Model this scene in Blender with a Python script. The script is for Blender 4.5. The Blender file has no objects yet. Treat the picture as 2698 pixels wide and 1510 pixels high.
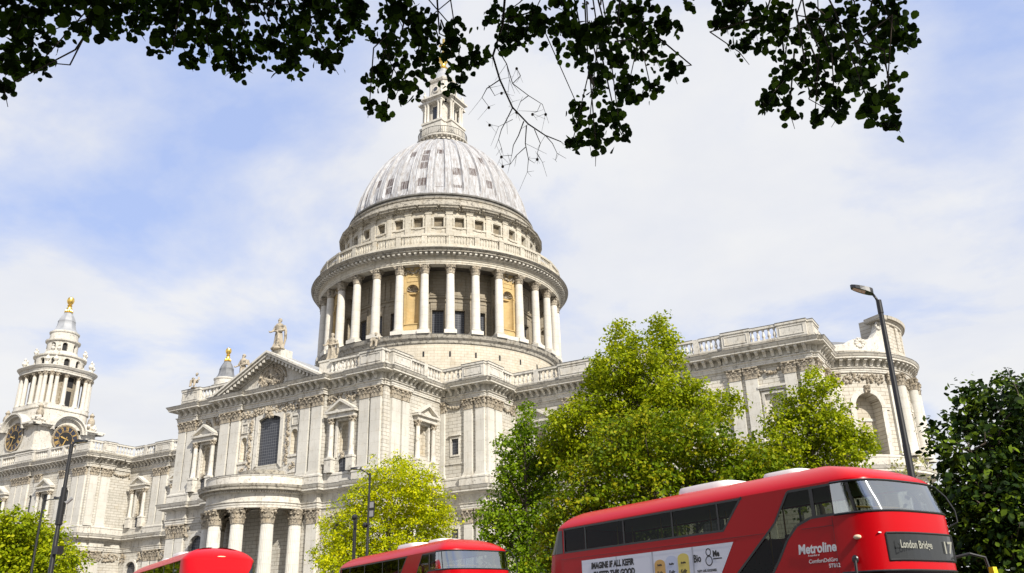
import bpy, math, random
import numpy as np
from mathutils import Vector, Matrix
sc = bpy.context.scene
C = sc.collection
PI = math.pi
# ------------------------------------------------------------------ camera
CAM = Vector((81.221, -114.373, 1.591))
yaw, pitch, roll = 0.530, 0.377, -0.023
fwd = Vector((-math.sin(yaw)*math.cos(pitch), math.cos(yaw)*math.cos(pitch), math.sin(pitch)))
rgt = Vector((math.cos(yaw), math.sin(yaw), 0)); upv = rgt.cross(fwd)
r2 = rgt*math.cos(roll) + upv*math.sin(roll); u2 = upv*math.cos(roll) - rgt*math.sin(roll)
cd = bpy.data.cameras.new('camera'); co = bpy.data.objects.new('camera', cd); C.objects.link(co)
co.matrix_world = Matrix(((r2.x, u2.x, -fwd.x, CAM.x), (r2.y, u2.y, -fwd.y, CAM.y), (r2.z, u2.z, -fwd.z, CAM.z), (0, 0, 0, 1)))
cd.sensor_width = 36; cd.sensor_fit = 'HORIZONTAL'; cd.lens = 2287.4/2698*36
cd.clip_start = 0.1; cd.clip_end = 6000
sc.camera = co
# ------------------------------------------------------------------ sun, sky, exposure
SUN_AZ, SUN_EL = math.radians(119), math.radians(38)      # azimuth from +Y towards +X
sdir = Vector((math.cos(SUN_EL)*math.sin(SUN_AZ), math.cos(SUN_EL)*math.cos(SUN_AZ), math.sin(SUN_EL)))
sl = bpy.data.lights.new('sun', 'SUN'); sl.energy = 5.0; sl.angle = math.radians(0.6); sl.color = (1, .94, .84)
so = bpy.data.objects.new('sun', sl); C.objects.link(so)
so.rotation_euler = sdir.to_track_quat('Z', 'Y').to_euler(); so.location = (120, -160, 90)
sc.view_settings.view_transform = 'Standard'; sc.view_settings.look = 'None'
sc.view_settings.exposure = 0.42; sc.view_settings.gamma = 1
try: sc.view_settings.use_curve_mapping = False
except Exception: pass
sc.cycles.max_bounces = 6; sc.cycles.transparent_max_bounces = 12
sc.cycles.caustics_reflective = False; sc.cycles.caustics_refractive = False


class NT:
    """small helper to write node graphs"""
    def __init__(s, tree): s.t = tree; s.n = tree.nodes; s.l = tree.links; s.n.clear()
    def add(s, typ, **kw):
        nd = s.n.new(typ)
        for k, v in kw.items():
            if hasattr(nd, k): setattr(nd, k, v)
        return nd
    def link(s, a, b): s.l.new(a, b)
    def val(s, x, sock):
        if isinstance(x, (int, float)): sock.default_value = x
        elif isinstance(x, (tuple, list)): sock.default_value = tuple(x) + ((1,) if len(sock.default_value) == 4 and len(x) == 3 else ())
        else: s.link(x, sock)
    def m(s, op, a, b=0.0, c=0.0, clamp=False):
        nd = s.add('ShaderNodeMath', operation=op, use_clamp=clamp)
        s.val(a, nd.inputs[0]); s.val(b, nd.inputs[1]); s.val(c, nd.inputs[2]); return nd.outputs[0]
    def vm(s, op, a, b=(0, 0, 0)):
        nd = s.add('ShaderNodeVectorMath', operation=op); s.val(a, nd.inputs[0]); s.val(b, nd.inputs[1])
        return nd.outputs['Value'] if op == 'DOT_PRODUCT' else nd.outputs['Vector']
    def mix(s, f, a, b, blend='MIX'):
        nd = s.add('ShaderNodeMix', data_type='RGBA', blend_type=blend)
        s.val(f, nd.inputs[0]); s.val(a, nd.inputs[6]); s.val(b, nd.inputs[7]); return nd.outputs[2]
    def ramp(s, f, stops, interp='LINEAR'):
        nd = s.add('ShaderNodeValToRGB'); nd.color_ramp.interpolation = interp
        el = nd.color_ramp.elements
        while len(el) > 1: el.remove(el[-1])
        for i, (p, c) in enumerate(stops):
            e = el[0] if i == 0 else el.new(p)
            e.position = p; e.color = (c, c, c, 1) if isinstance(c, (int, float)) else tuple(c) + (1,)
        s.link(f, nd.inputs[0]); return nd.outputs[0]
    def noise(s, vec, scale, detail=3.0, rough=.55, dist=0.0):
        nd = s.add('ShaderNodeTexNoise'); s.link(vec, nd.inputs['Vector'])
        nd.inputs['Scale'].default_value = scale; nd.inputs['Detail'].default_value = detail
        nd.inputs['Roughness'].default_value = rough; nd.inputs['Distortion'].default_value = dist
        return nd.outputs['Fac']
    def comb(s, x, y, z):
        nd = s.add('ShaderNodeCombineXYZ')
        for i, q in enumerate((x, y, z)): s.val(q, nd.inputs[i])
        return nd.outputs[0]
    def sep(s, v):
        nd = s.add('ShaderNodeSeparateXYZ'); s.link(v, nd.inputs[0]); return nd.outputs


SX, SY = 6.6, -3.4
wd = bpy.data.worlds.new('World'); sc.world = wd; wd.use_nodes = True
t = NT(wd.node_tree)
sky = t.add('ShaderNodeTexSky', sky_type='NISHITA'); sky.sun_disc = False
sky.sun_elevation = SUN_EL; sky.sun_rotation = SUN_AZ; sky.altitude = 50; sky.air_density = 1.0; sky.dust_density = 1.2; sky.ozone_density = 1.4
gen = t.add('ShaderNodeTexCoord').outputs['Generated']
dx, dy, dz = t.sep(gen)
zz = t.m('ADD', t.m('MAXIMUM', dz, 0.0), 0.16)
pv = t.vm('ADD', t.comb(t.m('DIVIDE', dx, zz), t.m('DIVIDE', dy, zz), 0.0), (SX, SY, 0.0))
n1 = t.noise(pv, 1.25, 8, .58, .2)
n2 = t.noise(t.vm('ADD', pv, (7.3, 2.1, 1.7)), .42, 3, .5)
cov = t.m('ADD', t.m('MULTIPLY', n1, .62), t.m('MULTIPLY', n2, .55))
low = t.m('MULTIPLY', t.m('SUBTRACT', .42, dz, clamp=True), .22)
cov = t.m('ADD', cov, low)
mask = t.ramp(cov, [(.445, .14), (.512, .50), (.568, .90), (.66, 1.0)])
shade = t.noise(t.vm('ADD', pv, (1.0, 4.0, 9.0)), 1.9, 5, .55)
cc = t.ramp(shade, [(.3, (.88, .90, .96)), (.6, (1.0, 1.0, 1.0))])
b1 = t.add('ShaderNodeBackground'); b1.inputs[1].default_value = 0.10
blu = t.mix(.65, sky.outputs[0], (3.7, 4.9, 8.6))
t.link(blu, b1.inputs[0])
b2 = t.add('ShaderNodeBackground'); b2.inputs[1].default_value = 0.68; t.link(cc, b2.inputs[0])
mx = t.add('ShaderNodeMixShader'); t.link(mask, mx.inputs[0]); t.link(b1.outputs[0], mx.inputs[1]); t.link(b2.outputs[0], mx.inputs[2])
wo = t.add('ShaderNodeOutputWorld'); t.link(mx.outputs[0], wo.inputs[0])


# ------------------------------------------------------------------ materials
def new_mat(name):
    m = bpy.data.materials.new(name); m.use_nodes = True
    t = NT(m.node_tree); out = t.add('ShaderNodeOutputMaterial'); p = t.add('ShaderNodeBsdfPrincipled')
    t.link(p.outputs[0], out.inputs[0]); return m, t, p, out


def plain(name, col, rough=.5, metal=0.0, var=.0, scale=3.0, spec=.5, coat=0.0):
    m, t, p, o = new_mat(name)
    p.inputs['Roughness'].default_value = rough; p.inputs['Metallic'].default_value = metal
    p.inputs['Specular IOR Level'].default_value = spec; p.inputs['Coat Weight'].default_value = coat
    if var > 0:
        pos = t.add('ShaderNodeNewGeometry').outputs['Position']
        n = t.noise(pos, scale, 4)
        a = tuple(c*(1-var) for c in col); b = tuple(min(1, c*(1+var)) for c in col)
        t.link(t.ramp(n, [(.3, a), (.7, b)]), p.inputs['Base Color'])
    else: p.inputs['Base Color'].default_value = tuple(col) + (1,)
    return m


def wall_uv(t, round_axis=None):
    """u along the wall (metres), z up: from world position and the true normal, so blocks stay level on every face"""
    g = t.add('ShaderNodeNewGeometry'); pos = g.outputs['Position']
    x, y, z = t.sep(pos)
    if round_axis is not None:
        u = t.m('MULTIPLY', t.m('ARCTAN2', t.m('SUBTRACT', y, round_axis[1]), t.m('SUBTRACT', x, round_axis[0])), round_axis[2])
    else:
        nx, ny, nz = t.sep(g.outputs['True Normal'])
        fx = t.m('GREATER_THAN', t.m('ABSOLUTE', nx), t.m('ABSOLUTE', ny))
        u = t.m('ADD', t.m('MULTIPLY', y, fx), t.m('MULTIPLY', x, t.m('SUBTRACT', 1.0, fx)))
    return pos, u, z


def stone(name, base=(.60, .565, .50), joints=True, soot=.35, block=(1.15, .46), mortar=.022, joint_dark=.45, streak=.5, round_axis=None, warm=.5, spread=.12):
    m, t, p, o = new_mat(name)
    p.inputs['Roughness'].default_value = .85; p.inputs['Specular IOR Level'].default_value = .25
    pos, u, z = wall_uv(t, round_axis)
    uz = t.comb(u, z, 0.0)
    big = t.noise(pos, .16, 5, .6)
    mid = t.noise(pos, .9, 5, .65)
    fine = t.noise(pos, 6.0, 4, .6)
    c = t.mix(t.ramp(big, [(.35, 0.0), (.65, 1.0)]), tuple(q*.87 for q in base), tuple(q*1.08 for q in base))
    # warm stains
    c = t.mix(t.m('MULTIPLY', t.ramp(mid, [(.52, 0.0), (.72, 1.0)]), warm*.7), c, (base[0]*.92, base[1]*.80, base[2]*.62))
    bump_h = fine
    if joints:
        br = t.add('ShaderNodeTexBrick'); br.offset = .5
        t.link(uz, br.inputs['Vector'])
        br.inputs['Scale'].default_value = 1.0; br.inputs['Brick Width'].default_value = block[0]; br.inputs['Row Height'].default_value = block[1]
        br.inputs['Mortar Size'].default_value = mortar; br.inputs['Mortar Smooth'].default_value = .25; br.inputs['Bias'].default_value = 0
        br.inputs['Color1'].default_value = (1-spread, 1-spread, 1-spread*1.1, 1); br.inputs['Color2'].default_value = (1, 1, 1, 1); br.inputs['Mortar'].default_value = (joint_dark, joint_dark*.92, joint_dark*.8, 1)
        c = t.mix(1.0, c, br.outputs['Color'], 'MULTIPLY')
        bump_h = t.m('ADD', t.m('MULTIPLY', fine, .25), t.m('MULTIPLY', br.outputs['Fac'], -1.0))
    # vertical rain streaks and soot patches (wear with a shape of its own)
    sv = t.comb(t.m('MULTIPLY', u, 1.6), t.m('MULTIPLY', z, .10), t.m('MULTIPLY', big, 3.0))
    st = t.noise(sv, 1.5, 5, .65)
    sm = t.m('MULTIPLY', t.ramp(st, [(.52, 0.0), (.70, 1.0)]), t.ramp(mid, [(.35, 0.0), (.62, 1.0)]))
    c = t.mix(t.m('MULTIPLY', sm, streak), c, (base[0]*.45, base[1]*.42, base[2]*.38))
    so_ = t.m('MULTIPLY', t.ramp(t.noise(pos, 2.3, 6, .7, .6), [(.50 if soot > .9 else .54, 0.0), (.62 if soot > .9 else .66, 1.0)]), soot)
    c = t.mix(so_, c, (.11, .10, .085))
    t.link(c, p.inputs['Base Color'])
    b = t.add('ShaderNodeBump'); b.inputs['Strength'].default_value = .3; b.inputs['Distance'].default_value = .04
    t.link(bump_h, b.inputs['Height']); t.link(b.outputs[0], p.inputs['Normal'])
    return m


M = {}
M['ashlar'] = stone('ashlar_stone', (.55, .525, .47), soot=.26, block=(1.3, .44), mortar=.028, joint_dark=.42, streak=.75)
M['trim'] = stone('dressed_stone', (.58, .555, .50), joints=False, soot=.60, streak=.90, warm=.45)
M['shaft'] = stone('pilaster_stone', (.585, .565, .515), joints=True, block=(4.0, 1.3), mortar=.010, joint_dark=.65, soot=.14, streak=.60, warm=.35, spread=.05)
M['carved'] = stone('carved_stone', (.40, .35, .275), joints=False, soot=1.0, streak=.5, warm=.7)
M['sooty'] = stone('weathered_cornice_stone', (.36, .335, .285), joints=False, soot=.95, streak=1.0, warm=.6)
M['cream'] = stone('cream_podium_stone', (.56, .51, .42), block=(1.0, .42), mortar=.02, joint_dark=.6, soot=.16, streak=.6, round_axis=(0, 0, 20), warm=.6)
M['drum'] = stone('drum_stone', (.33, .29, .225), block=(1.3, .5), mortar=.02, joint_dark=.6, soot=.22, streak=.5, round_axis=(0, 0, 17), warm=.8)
M['attic'] = stone('attic_stone', (.54, .505, .43), block=(1.3, .5), mortar=.015, joint_dark=.7, soot=.45, streak=.9, round_axis=(0, 0, 17), warm=.6)
M['column'] = stone('column_stone', (.61, .58, .52), joints=True, block=(9.0, 1.15), mortar=.012, joint_dark=.62, soot=.10, streak=.30, warm=.4, spread=.06)
M['ochre'] = stone('ochre_stone', (.50, .37, .18), joints=True, block=(1.0, .5), mortar=.012, joint_dark=.78, soot=.04, streak=.35, warm=.8)
M['apse'] = stone('apse_stone', (.55, .515, .45), round_axis=(60.3, 0, 10.3), soot=.10, mortar=.03, joint_dark=.45)
M['recess'] = stone('recess_stone', (.55, .50, .41), joints=True, soot=.1, warm=.8)
M['black'] = plain('black_paint', (.012, .012, .013), .38, spec=.5)
M['iron'] = plain('iron', (.035, .033, .03), .6)
M['gold'] = plain('gilding', (.95, .62, .16), .28, 1.0, .12, 2.0)
M['goldpaint'] = plain('gold_paint', (.56, .37, .12), .45, .35)
M['near_black'] = plain('near_black_stone', (.085, .075, .062), .9, 0, .4, .8)  # near-black base colour for the portico and peristyle ceilings
M['flashing'] = plain('weathered_flashing', (.12, .115, .105), .75, 0, .5, 1.2)
M['void'] = plain('dark_opening', (.012, .012, .013), .8)
M['roof'] = plain('lead_roof', (.30, .31, .33), .55, .0, .15, .8)
M['leaddark'] = plain('dark_lead', (.16, .165, .175), .6, .0, .3, .8)


def lattice(name, col, line, gu=.36, gz=.36, w=.035, rough=.25):
    m, t, p, o = new_mat(name)
    pos, u, z = wall_uv(t)
    fu = t.m('LESS_THAN', t.m('FRACT', t.m('DIVIDE', t.m('ADD', u, 200.0), gu)), w/gu)
    fz = t.m('LESS_THAN', t.m('FRACT', t.m('DIVIDE', t.m('ADD', z, 200.0), gz)), w/gz)
    f = t.m('MAXIMUM', fu, fz)
    n = t.noise(pos, .8, 4)
    base = t.mix(n, tuple(c*.6 for c in col), tuple(c*1.35 for c in col))
    t.link(t.mix(t.m('MULTIPLY', f, .55), base, line), p.inputs['Base Color'])
    p.inputs['Roughness'].default_value = rough; p.inputs['Specular IOR Level'].default_value = .35
    b = t.add('ShaderNodeBump'); b.inputs['Strength'].default_value = .4; b.inputs['Distance'].default_value = .03
    t.link(t.noise(pos, 3.0, 2), b.inputs['Height']); t.link(b.outputs[0], p.inputs['Normal'])
    return m


M['leaded'] = lattice('leaded_glass', (.040, .043, .055), (.26, .27, .28))
M['boarded'] = plain('boarded_opening', (.17, .14, .095), .8, 0, .5, 1.4)


def dome_lead():
    m, t, p, o = new_mat('dome_lead')
    g = t.add('ShaderNodeNewGeometry'); pos = g.outputs['Position']; x, y, z = t.sep(pos)
    ang = t.m('MULTIPLY', t.m('ARCTAN2', y, x), 32/(2*PI))
    bay = t.m('FLOOR', t.m('ADD', ang, .5)); fr = t.m('SUBTRACT', ang, bay)
    sv = t.comb(t.m('MULTIPLY', ang, 5.0), t.m('MULTIPLY', z, .06), 0.0)
    st = t.noise(sv, 3.0, 6, .7); st2 = t.noise(t.comb(t.m('MULTIPLY', ang, 3.0), t.m('MULTIPLY', z, .22), 4.0), 3.0, 5, .7)
    c = t.ramp(st, [(.30, (.14, .135, .135)), (.42, (.30, .30, .305)), (.54, (.40, .405, .42)), (.70, (.52, .53, .56))])
    c = t.mix(t.m('MULTIPLY', t.ramp(st2, [(.47, 0.0), (.60, 1.0)]), .6), c, (.20, .17, .15))
    # sheets where the white bloom has worn off to brown lead
    wj = t.add('ShaderNodeTexWhiteNoise', noise_dimensions='1D'); t.link(bay, wj.inputs['W'])
    zj = t.m('ADD', t.m('ADD', z, t.m('MULTIPLY', wj.outputs['Value'], 1.9)), t.m('MULTIPLY', t.noise(t.comb(t.m('MULTIPLY', ang, 16.0), 0.0, 7.0), 2.0, 3, .7), 1.1))
    row = t.m('FLOOR', t.m('DIVIDE', zj, 1.9))
    wn = t.add('ShaderNodeTexWhiteNoise', noise_dimensions='3D'); t.link(t.comb(bay, row, 3.0), wn.inputs['Vector'])
    pan = t.m('LESS_THAN', t.m('ABSOLUTE', t.m('ADD', fr, .0)), .24)
    sel = t.m('GREATER_THAN', wn.outputs['Value'], .70)
    zok = t.m('MULTIPLY', t.m('GREATER_THAN', z, 68.6), t.m('LESS_THAN', z, 77.8))
    seam = t.m('GREATER_THAN', t.m('FRACT', t.m('DIVIDE', zj, 1.9)), .12)
    f = t.m('MULTIPLY', t.m('MULTIPLY', pan, sel), t.m('MULTIPLY', zok, seam))
    f = t.m('MULTIPLY', f, t.ramp(t.noise(t.comb(t.m('MULTIPLY', ang, 11.0), t.m('MULTIPLY', z, .16), 2.0), 2.0, 6, .8), [(.42, 0.0), (.52, 1.0)]))
    c = t.mix(t.m('MULTIPLY', f, .95), c, (.060, .038, .032))
    sm = t.m('LESS_THAN', t.m('FRACT', t.m('DIVIDE', z, 1.9)), .03)
    c = t.mix(t.m('MULTIPLY', sm, .35), c, (.25, .24, .23))
    t.link(c, p.inputs['Base Color']); p.inputs['Roughness'].default_value = .6; p.inputs['Specular IOR Level'].default_value = .3
    return m


M['dome'] = dome_lead()
# ------------------------------------------------------------------ mesh helpers
class MB:
    def __init__(s): s.v = []; s.f = []
    def add(s, vs, fs):
        o = len(s.v); s.v.extend(vs); s.f.extend([tuple(i+o for i in f) for f in fs]); return s
    def quad(s, a, b, c, d): return s.add([a, b, c, d], [(0, 1, 2, 3)])
    def box(s, m, u0, u1, d0, d1, z0, z1, taper=0.0):
        """axis box in a wall frame m(u,d,z)"""
        q = taper
        vs = [m(u0, d0, z0), m(u1, d0, z0), m(u1, d1, z0), m(u0, d1, z0), m(u0+q, d0, z1), m(u1-q, d0, z1), m(u1-q, d1-q, z1), m(u0+q, d1-q, z1)]
        return s.add(vs, [(0, 1, 2, 3), (7, 6, 5, 4), (0, 4, 5, 1), (1, 5, 6, 2), (2, 6, 7, 3), (3, 7, 4, 0)])
    def prism(s, m, poly, d0, d1):
        n = len(poly)
        vs = [m(u, d0, z) for u, z in poly]+[m(u, d1, z) for u, z in poly]
        fs = [tuple(range(n))[::-1], tuple(range(n, 2*n))]+[(i, (i+1) % n, n+(i+1) % n, n+i) for i in range(n)]
        return s.add(vs, fs)
    def lathe(s, prof, cx=0, cy=0, n=24, a0=0.0, a1=2*PI, mod=None):
        full = abs(a1-a0-2*PI) < 1e-6; k = n if full else n+1
        vs = []
        for i in range(k):
            a = a0+(a1-a0)*i/n
            for r, z in prof:
                rr = mod(a, r, z) if mod else r
                vs.append((cx+rr*math.cos(a), cy+rr*math.sin(a), z))
        p = len(prof); fs = []
        for i in range(n):
            j = (i+1) % k
            for q in range(p-1): fs.append((i*p+q, j*p+q, j*p+q+1, i*p+q+1))
        return s.add(vs, fs)
    def sweep(s, path, prof, closed=False):
        """prof = [(offset to the right of travel, z)] swept along a plan path with mitred corners"""
        n = len(path); nrm = []
        for i in range(n-1 if not closed else n):
            a = path[i]; b = path[(i+1) % n]; l = math.hypot(b[0]-a[0], b[1]-a[1]) or 1e-9
            nrm.append(((b[1]-a[1])/l, -(b[0]-a[0])/l))
        off = []
        for i in range(n):
            if closed: n0, n1 = nrm[i-1], nrm[i]
            else: n0, n1 = nrm[max(i-1, 0)], nrm[min(i, n-2)]
            k = 1+n0[0]*n1[0]+n0[1]*n1[1]
            k = max(k, .15); off.append(((n0[0]+n1[0])/k, (n0[1]+n1[1])/k))
        p = len(prof); vs = []; fs = []
        for (x, y), (ox, oy) in zip(path, off):
            for d, z in prof: vs.append((x+ox*d, y+oy*d, z))
        for i in range(n if closed else n-1):
            j = (i+1) % n
            for q in range(p-1): fs.append((i*p+q, j*p+q, j*p+q+1, i*p+q+1))
        return s.add(vs, fs)
    def tube(s, pts, rad, n=8, cap=True):
        pts = [Vector(p) for p in pts]; rad = rad if isinstance(rad, (list, tuple)) else [rad]*len(pts)
        vs = []; prev = None
        for i, p in enumerate(pts):
            d = (pts[min(i+1, len(pts)-1)]-pts[max(i-1, 0)]).normalized()
            if prev is None:
                a = Vector((0, 0, 1)) if abs(d.z) < .9 else Vector((1, 0, 0)); x = d.cross(a).normalized()
            else: x = (prev-d*prev.dot(d)).normalized()
            prev = x; y = d.cross(x)
            for k in range(n):
                q = p+(x*math.cos(2*PI*k/n)+y*math.sin(2*PI*k/n))*rad[i]; vs.append(tuple(q))
        fs = []
        for i in range(len(pts)-1):
            for k in range(n): fs.append((i*n+k, i*n+(k+1) % n, (i+1)*n+(k+1) % n, (i+1)*n+k))
        if cap: fs.append(tuple(range(n))[::-1]); fs.append(tuple(range((len(pts)-1)*n, len(pts)*n)))
        return s.add(vs, fs)
    def ball(s, c, r, n=8, k=5, sq=(1, 1, 1), jit=0.0, rng=random):
        vs = [(c[0], c[1], c[2]-r*sq[2])]
        for j in range(1, k):
            a = -PI/2+PI*j/k
            for i in range(n):
                b = 2*PI*i/n; q = r*(1+rng.uniform(-jit, jit))
                vs.append((c[0]+q*sq[0]*math.cos(a)*math.cos(b), c[1]+q*sq[1]*math.cos(a)*math.sin(b), c[2]+q*sq[2]*math.sin(a)))
        vs.append((c[0], c[1], c[2]+r*sq[2])); t = len(vs)-1
        fs = [(0, 1+(i+1) % n, 1+i) for i in range(n)]
        for j in range(k-2):
            for i in range(n): fs.append((1+j*n+i, 1+j*n+(i+1) % n, 1+(j+1)*n+(i+1) % n, 1+(j+1)*n+i))
        fs += [(t, 1+(k-2)*n+i, 1+(k-2)*n+(i+1) % n) for i in range(n)]
        return s.add(vs, fs)
    def build(s, name, mat, parent=None, smooth=False, angle=None, fix=True):
        me = bpy.data.meshes.new(name); me.from_pydata(s.v, [], s.f)
        if fix:
            import bmesh
            bm = bmesh.new(); bm.from_mesh(me); bmesh.ops.recalc_face_normals(bm, faces=bm.faces); bm.to_mesh(me); bm.free()
        me.materials.append(mat)
        o = bpy.data.objects.new(name, me); C.objects.link(o)
        if parent is not None: o.parent = parent
        if smooth:
            me.polygons.foreach_set('use_smooth', [True]*len(me.polygons))
            if angle is not None: me.set_sharp_from_angle(angle=math.radians(angle))
        return o


def tag(o, label=None, cat=None, group=None, kind=None):
    if label: o['label'] = label
    if cat: o['category'] = cat
    if group: o['group'] = group
    if kind: o['kind'] = kind
    return o


def empty(name, loc=(0, 0, 0), rz=0.0, parent=None):
    o = bpy.data.objects.new(name, None); C.objects.link(o); o.location = loc; o.rotation_euler = (0, 0, rz); o.empty_display_size = .3
    if parent is not None: o.parent = parent
    return o


def dup(o, loc=None, rz=None, parent=None):
    """copy one object with its children (parts, sub-parts)"""
    c = o.copy(); C.objects.link(c)
    if parent is not None: c.parent = parent
    if loc is not None: c.location = loc
    if rz is not None: c.rotation_euler = (0, 0, rz)
    for ch in list(o.children):
        dup(ch, parent=c)
    return c


def flat(P0, P1):
    """wall frame: u from P0 towards P1 (left to right seen from outside), d outward, z up"""
    l = math.hypot(P1[0]-P0[0], P1[1]-P0[1]); ux, uy = (P1[0]-P0[0])/l, (P1[1]-P0[1])/l
    return lambda u, d, z: (P0[0]+ux*u+uy*d, P0[1]+uy*u-ux*d, z)


def polar(cx, cy, R):
    """curved frame: u = arc length at radius R, angle measured counter-clockwise from +X"""
    return lambda u, d, z: (cx+(R+d)*math.cos(u/R), cy+(R+d)*math.sin(u/R), z)


def hole(uc, w, z0, zs, kind='rect', rise=None, depth=.5):
    r = w/2
    if kind == 'rect': top = lambda u: zs
    elif kind == 'arch': top = lambda u: zs+math.sqrt(max(0.0, r*r-(u-uc)**2))
    else:
        R = (r*r+rise*rise)/(2*rise); top = lambda u: zs+math.sqrt(max(0.0, R*R-(u-uc)**2))-(R-rise)
    us = [uc-r, uc+r] if kind == 'rect' else [uc-r*math.cos(PI*i/12) for i in range(13)]
    return dict(uc=uc, w=w, z0=z0, zs=zs, kind=kind, top=top, us=us, depth=depth, bot=lambda u: z0)


def polyhole(lo, hi):
    """opening between two piecewise-linear curves over the same u range"""
    us = sorted({p[0] for p in lo} | {p[0] for p in hi})
    f = lambda pts: (lambda u: float(np.interp(u, [p[0] for p in pts], [p[1] for p in pts])))
    return dict(us=us, bot=f(lo), top=f(hi), depth=.03)


def wall(mb, m, u0, u1, z0, z1, holes=(), d=0.0, step=None):
    us = {u0, u1}
    for h in holes: us |= {u for u in h['us'] if u0-1e-6 <= u <= u1+1e-6}
    if step:
        k = int(math.ceil((u1-u0)/step)); us |= {u0+(u1-u0)*i/k for i in range(k+1)}
    us = sorted(us); us = [u for i, u in enumerate(us) if i == 0 or u-us[i-1] > 1e-5]
    for a, b in zip(us, us[1:]):
        mid = (a+b)/2
        hs = sorted([h for h in holes if h['us'][0] < mid < h['us'][-1]], key=lambda h: h['bot'](mid))
        la, lb = z0, z0
        for h in hs:
            mb.quad(m(a, d, la), m(b, d, lb), m(b, d, h['bot'](b)), m(a, d, h['bot'](a))); la, lb = h['top'](a), h['top'](b)
        mb.quad(m(a, d, la), m(b, d, lb), m(b, d, z1), m(a, d, z1))
    return mb


def outline(h):
    return [(u, h['bot'](u)) for u in h['us']]+[(u, h['top'](u)) for u in reversed(h['us'])]


def reveal(mb, m, h, d0=0.0, depth=None):
    dep = h['depth'] if depth is None else depth; o = outline(h)
    for (a, za), (b, zb) in zip(o, o[1:]+o[:1]):
        if abs(a-b)+abs(za-zb) > 1e-6: mb.quad(m(a, d0, za), m(b, d0, zb), m(b, d0-dep, zb), m(a, d0-dep, za))


def pane(mb, m, h, d):
    for a, b in zip(h['us'], h['us'][1:]):
        mb.quad(m(a, d, h['bot'](a)), m(b, d, h['bot'](b)), m(b, d, h['top'](b)), m(a, d, h['top'](a)))


def niche(mb, m, h, d0=0.0, k=1.0):
    """half-round recess with a quarter-sphere head"""
    r = h['w']/2; uc = h['uc']; n = 12
    col = [(uc-r*math.cos(PI*i/n), -k*r*math.sin(PI*i/n)) for i in range(n+1)]
    for (a, da), (b, db) in zip(col, col[1:]):
        mb.quad(m(a, d0+da, h['z0']), m(b, d0+db, h['z0']), m(b, d0+db, h['zs']), m(a, d0+da, h['zs']))
        for j in range(6):
            t0, t1 = PI/2*j/6, PI/2*(j+1)/6
            P = lambda q, dq, t: m(uc+(q-uc)*math.cos(t), d0+dq*math.cos(t), h['zs']+r*math.sin(t))
            mb.quad(P(a, da, t0), P(b, db, t0), P(b, db, t1), P(a, da, t1))
    mb.add([m(u, d0+dd, h['z0']) for u, dd in col], [tuple(range(n+1))])


def ring_frame(mb, m, h, d0, w=.22, out=.12, sill=False):
    """raised architrave round an opening"""
    o = outline(h); n = len(h['us'])
    uc = (h['us'][0]+h['us'][-1])/2
    def grow(u, z, top):
        r = (h['us'][-1]-h['us'][0])/2; k = (r+w)/r
        if top and h.get('kind') in ('arch',):
            return (uc+(u-uc)*k, h['zs']+(z-h['zs'])*k)
        return (uc+(u-uc)*k, z+(w if top else -w))
    g = [grow(u, z, i >= n) for i, (u, z) in enumerate(o)]
    N = len(o)
    for i in range(N):
        j = (i+1) % N
        if not sill and i < n-1: continue
        a, b, A, B = o[i], o[j], g[i], g[j]
        mb.quad(m(a[0], d0+out, a[1]), m(b[0], d0+out, b[1]), m(B[0], d0+out, B[1]), m(A[0], d0+out, A[1]))
        mb.quad(m(A[0], d0+out, A[1]), m(B[0], d0+out, B[1]), m(B[0], d0, B[1]), m(A[0], d0, A[1]))
        mb.quad(m(a[0], d0+out, a[1]), m(b[0], d0+out, b[1]), m(b[0], d0-.02, b[1]), m(a[0], d0-.02, a[1]))


def leaf_tip(mb, f, w, h, out):
    """one acanthus leaf: f(a, d, z) local frame at the leaf root"""
    vs = [f(-w/2, 0, 0), f(w/2, 0, 0), f(w*.6, out*.25, h*.6), f(-w*.6, out*.25, h*.6), f(w*.42, out*.85, h), f(-w*.42, out*.85, h), f(0, out*1.05, h*.78), f(0, out*.1+.02, 0), f(0, out*.4, h*.6)]
    mb.add(vs, [(0, 7, 8, 3), (7, 1, 2, 8), (3, 8, 2, 4, 5), (5, 4, 6)])


def cap_flat(mb, m, u0, u1, d, z0, z1):
    """Corinthian capital on a pilaster of projection d"""
    w = u1-u0; h = z1-z0; uc = (u0+u1)/2
    mb.box(m, u0, u1, -.02, d+.02, z0, z0+.9*h)
    mb.box(m, u0-.05, u1+.05, 0, d+.07, z0-.07, z0)
    n = 3
    for row, (zz, hh, oo) in enumerate(((z0, .42*h, .17), (z0+.33*h, .40*h, .22))):
        k = n+row
        for i in range(k):
            ua = u0+(i+.5)*w/k if row == 0 else u0+i*w/(k-1)
            leaf_tip(mb, lambda a, dd, z, ua=ua, zz=zz: m(ua+a, d+.02+dd, zz+z), w/k*.9, hh, oo)
    for sd in (-1, 1):                                     # side leaves and volutes
        ue = uc+sd*w/2
        leaf_tip(mb, lambda a, dd, z: m(ue+sd*dd, d*.5+a, z0+z), d*.9, .45*h, .15)
        for k in range(6):
            t = k/6*2*PI
            c = (ue+sd*.10, d+.10, z0+.74*h); mb.box(m, c[0]-.10, c[0]+.10, d+.02, d+.22, c[2]-.11, c[2]+.11, .02)
            break
    mb.box(m, uc-.12, uc+.12, d+.02, d+.24, z0+.74*h, z0+.99*h, .03)
    mb.box(m, u0-.16, u1+.16, 0, d+.20, z0+.88*h, z1)


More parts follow.
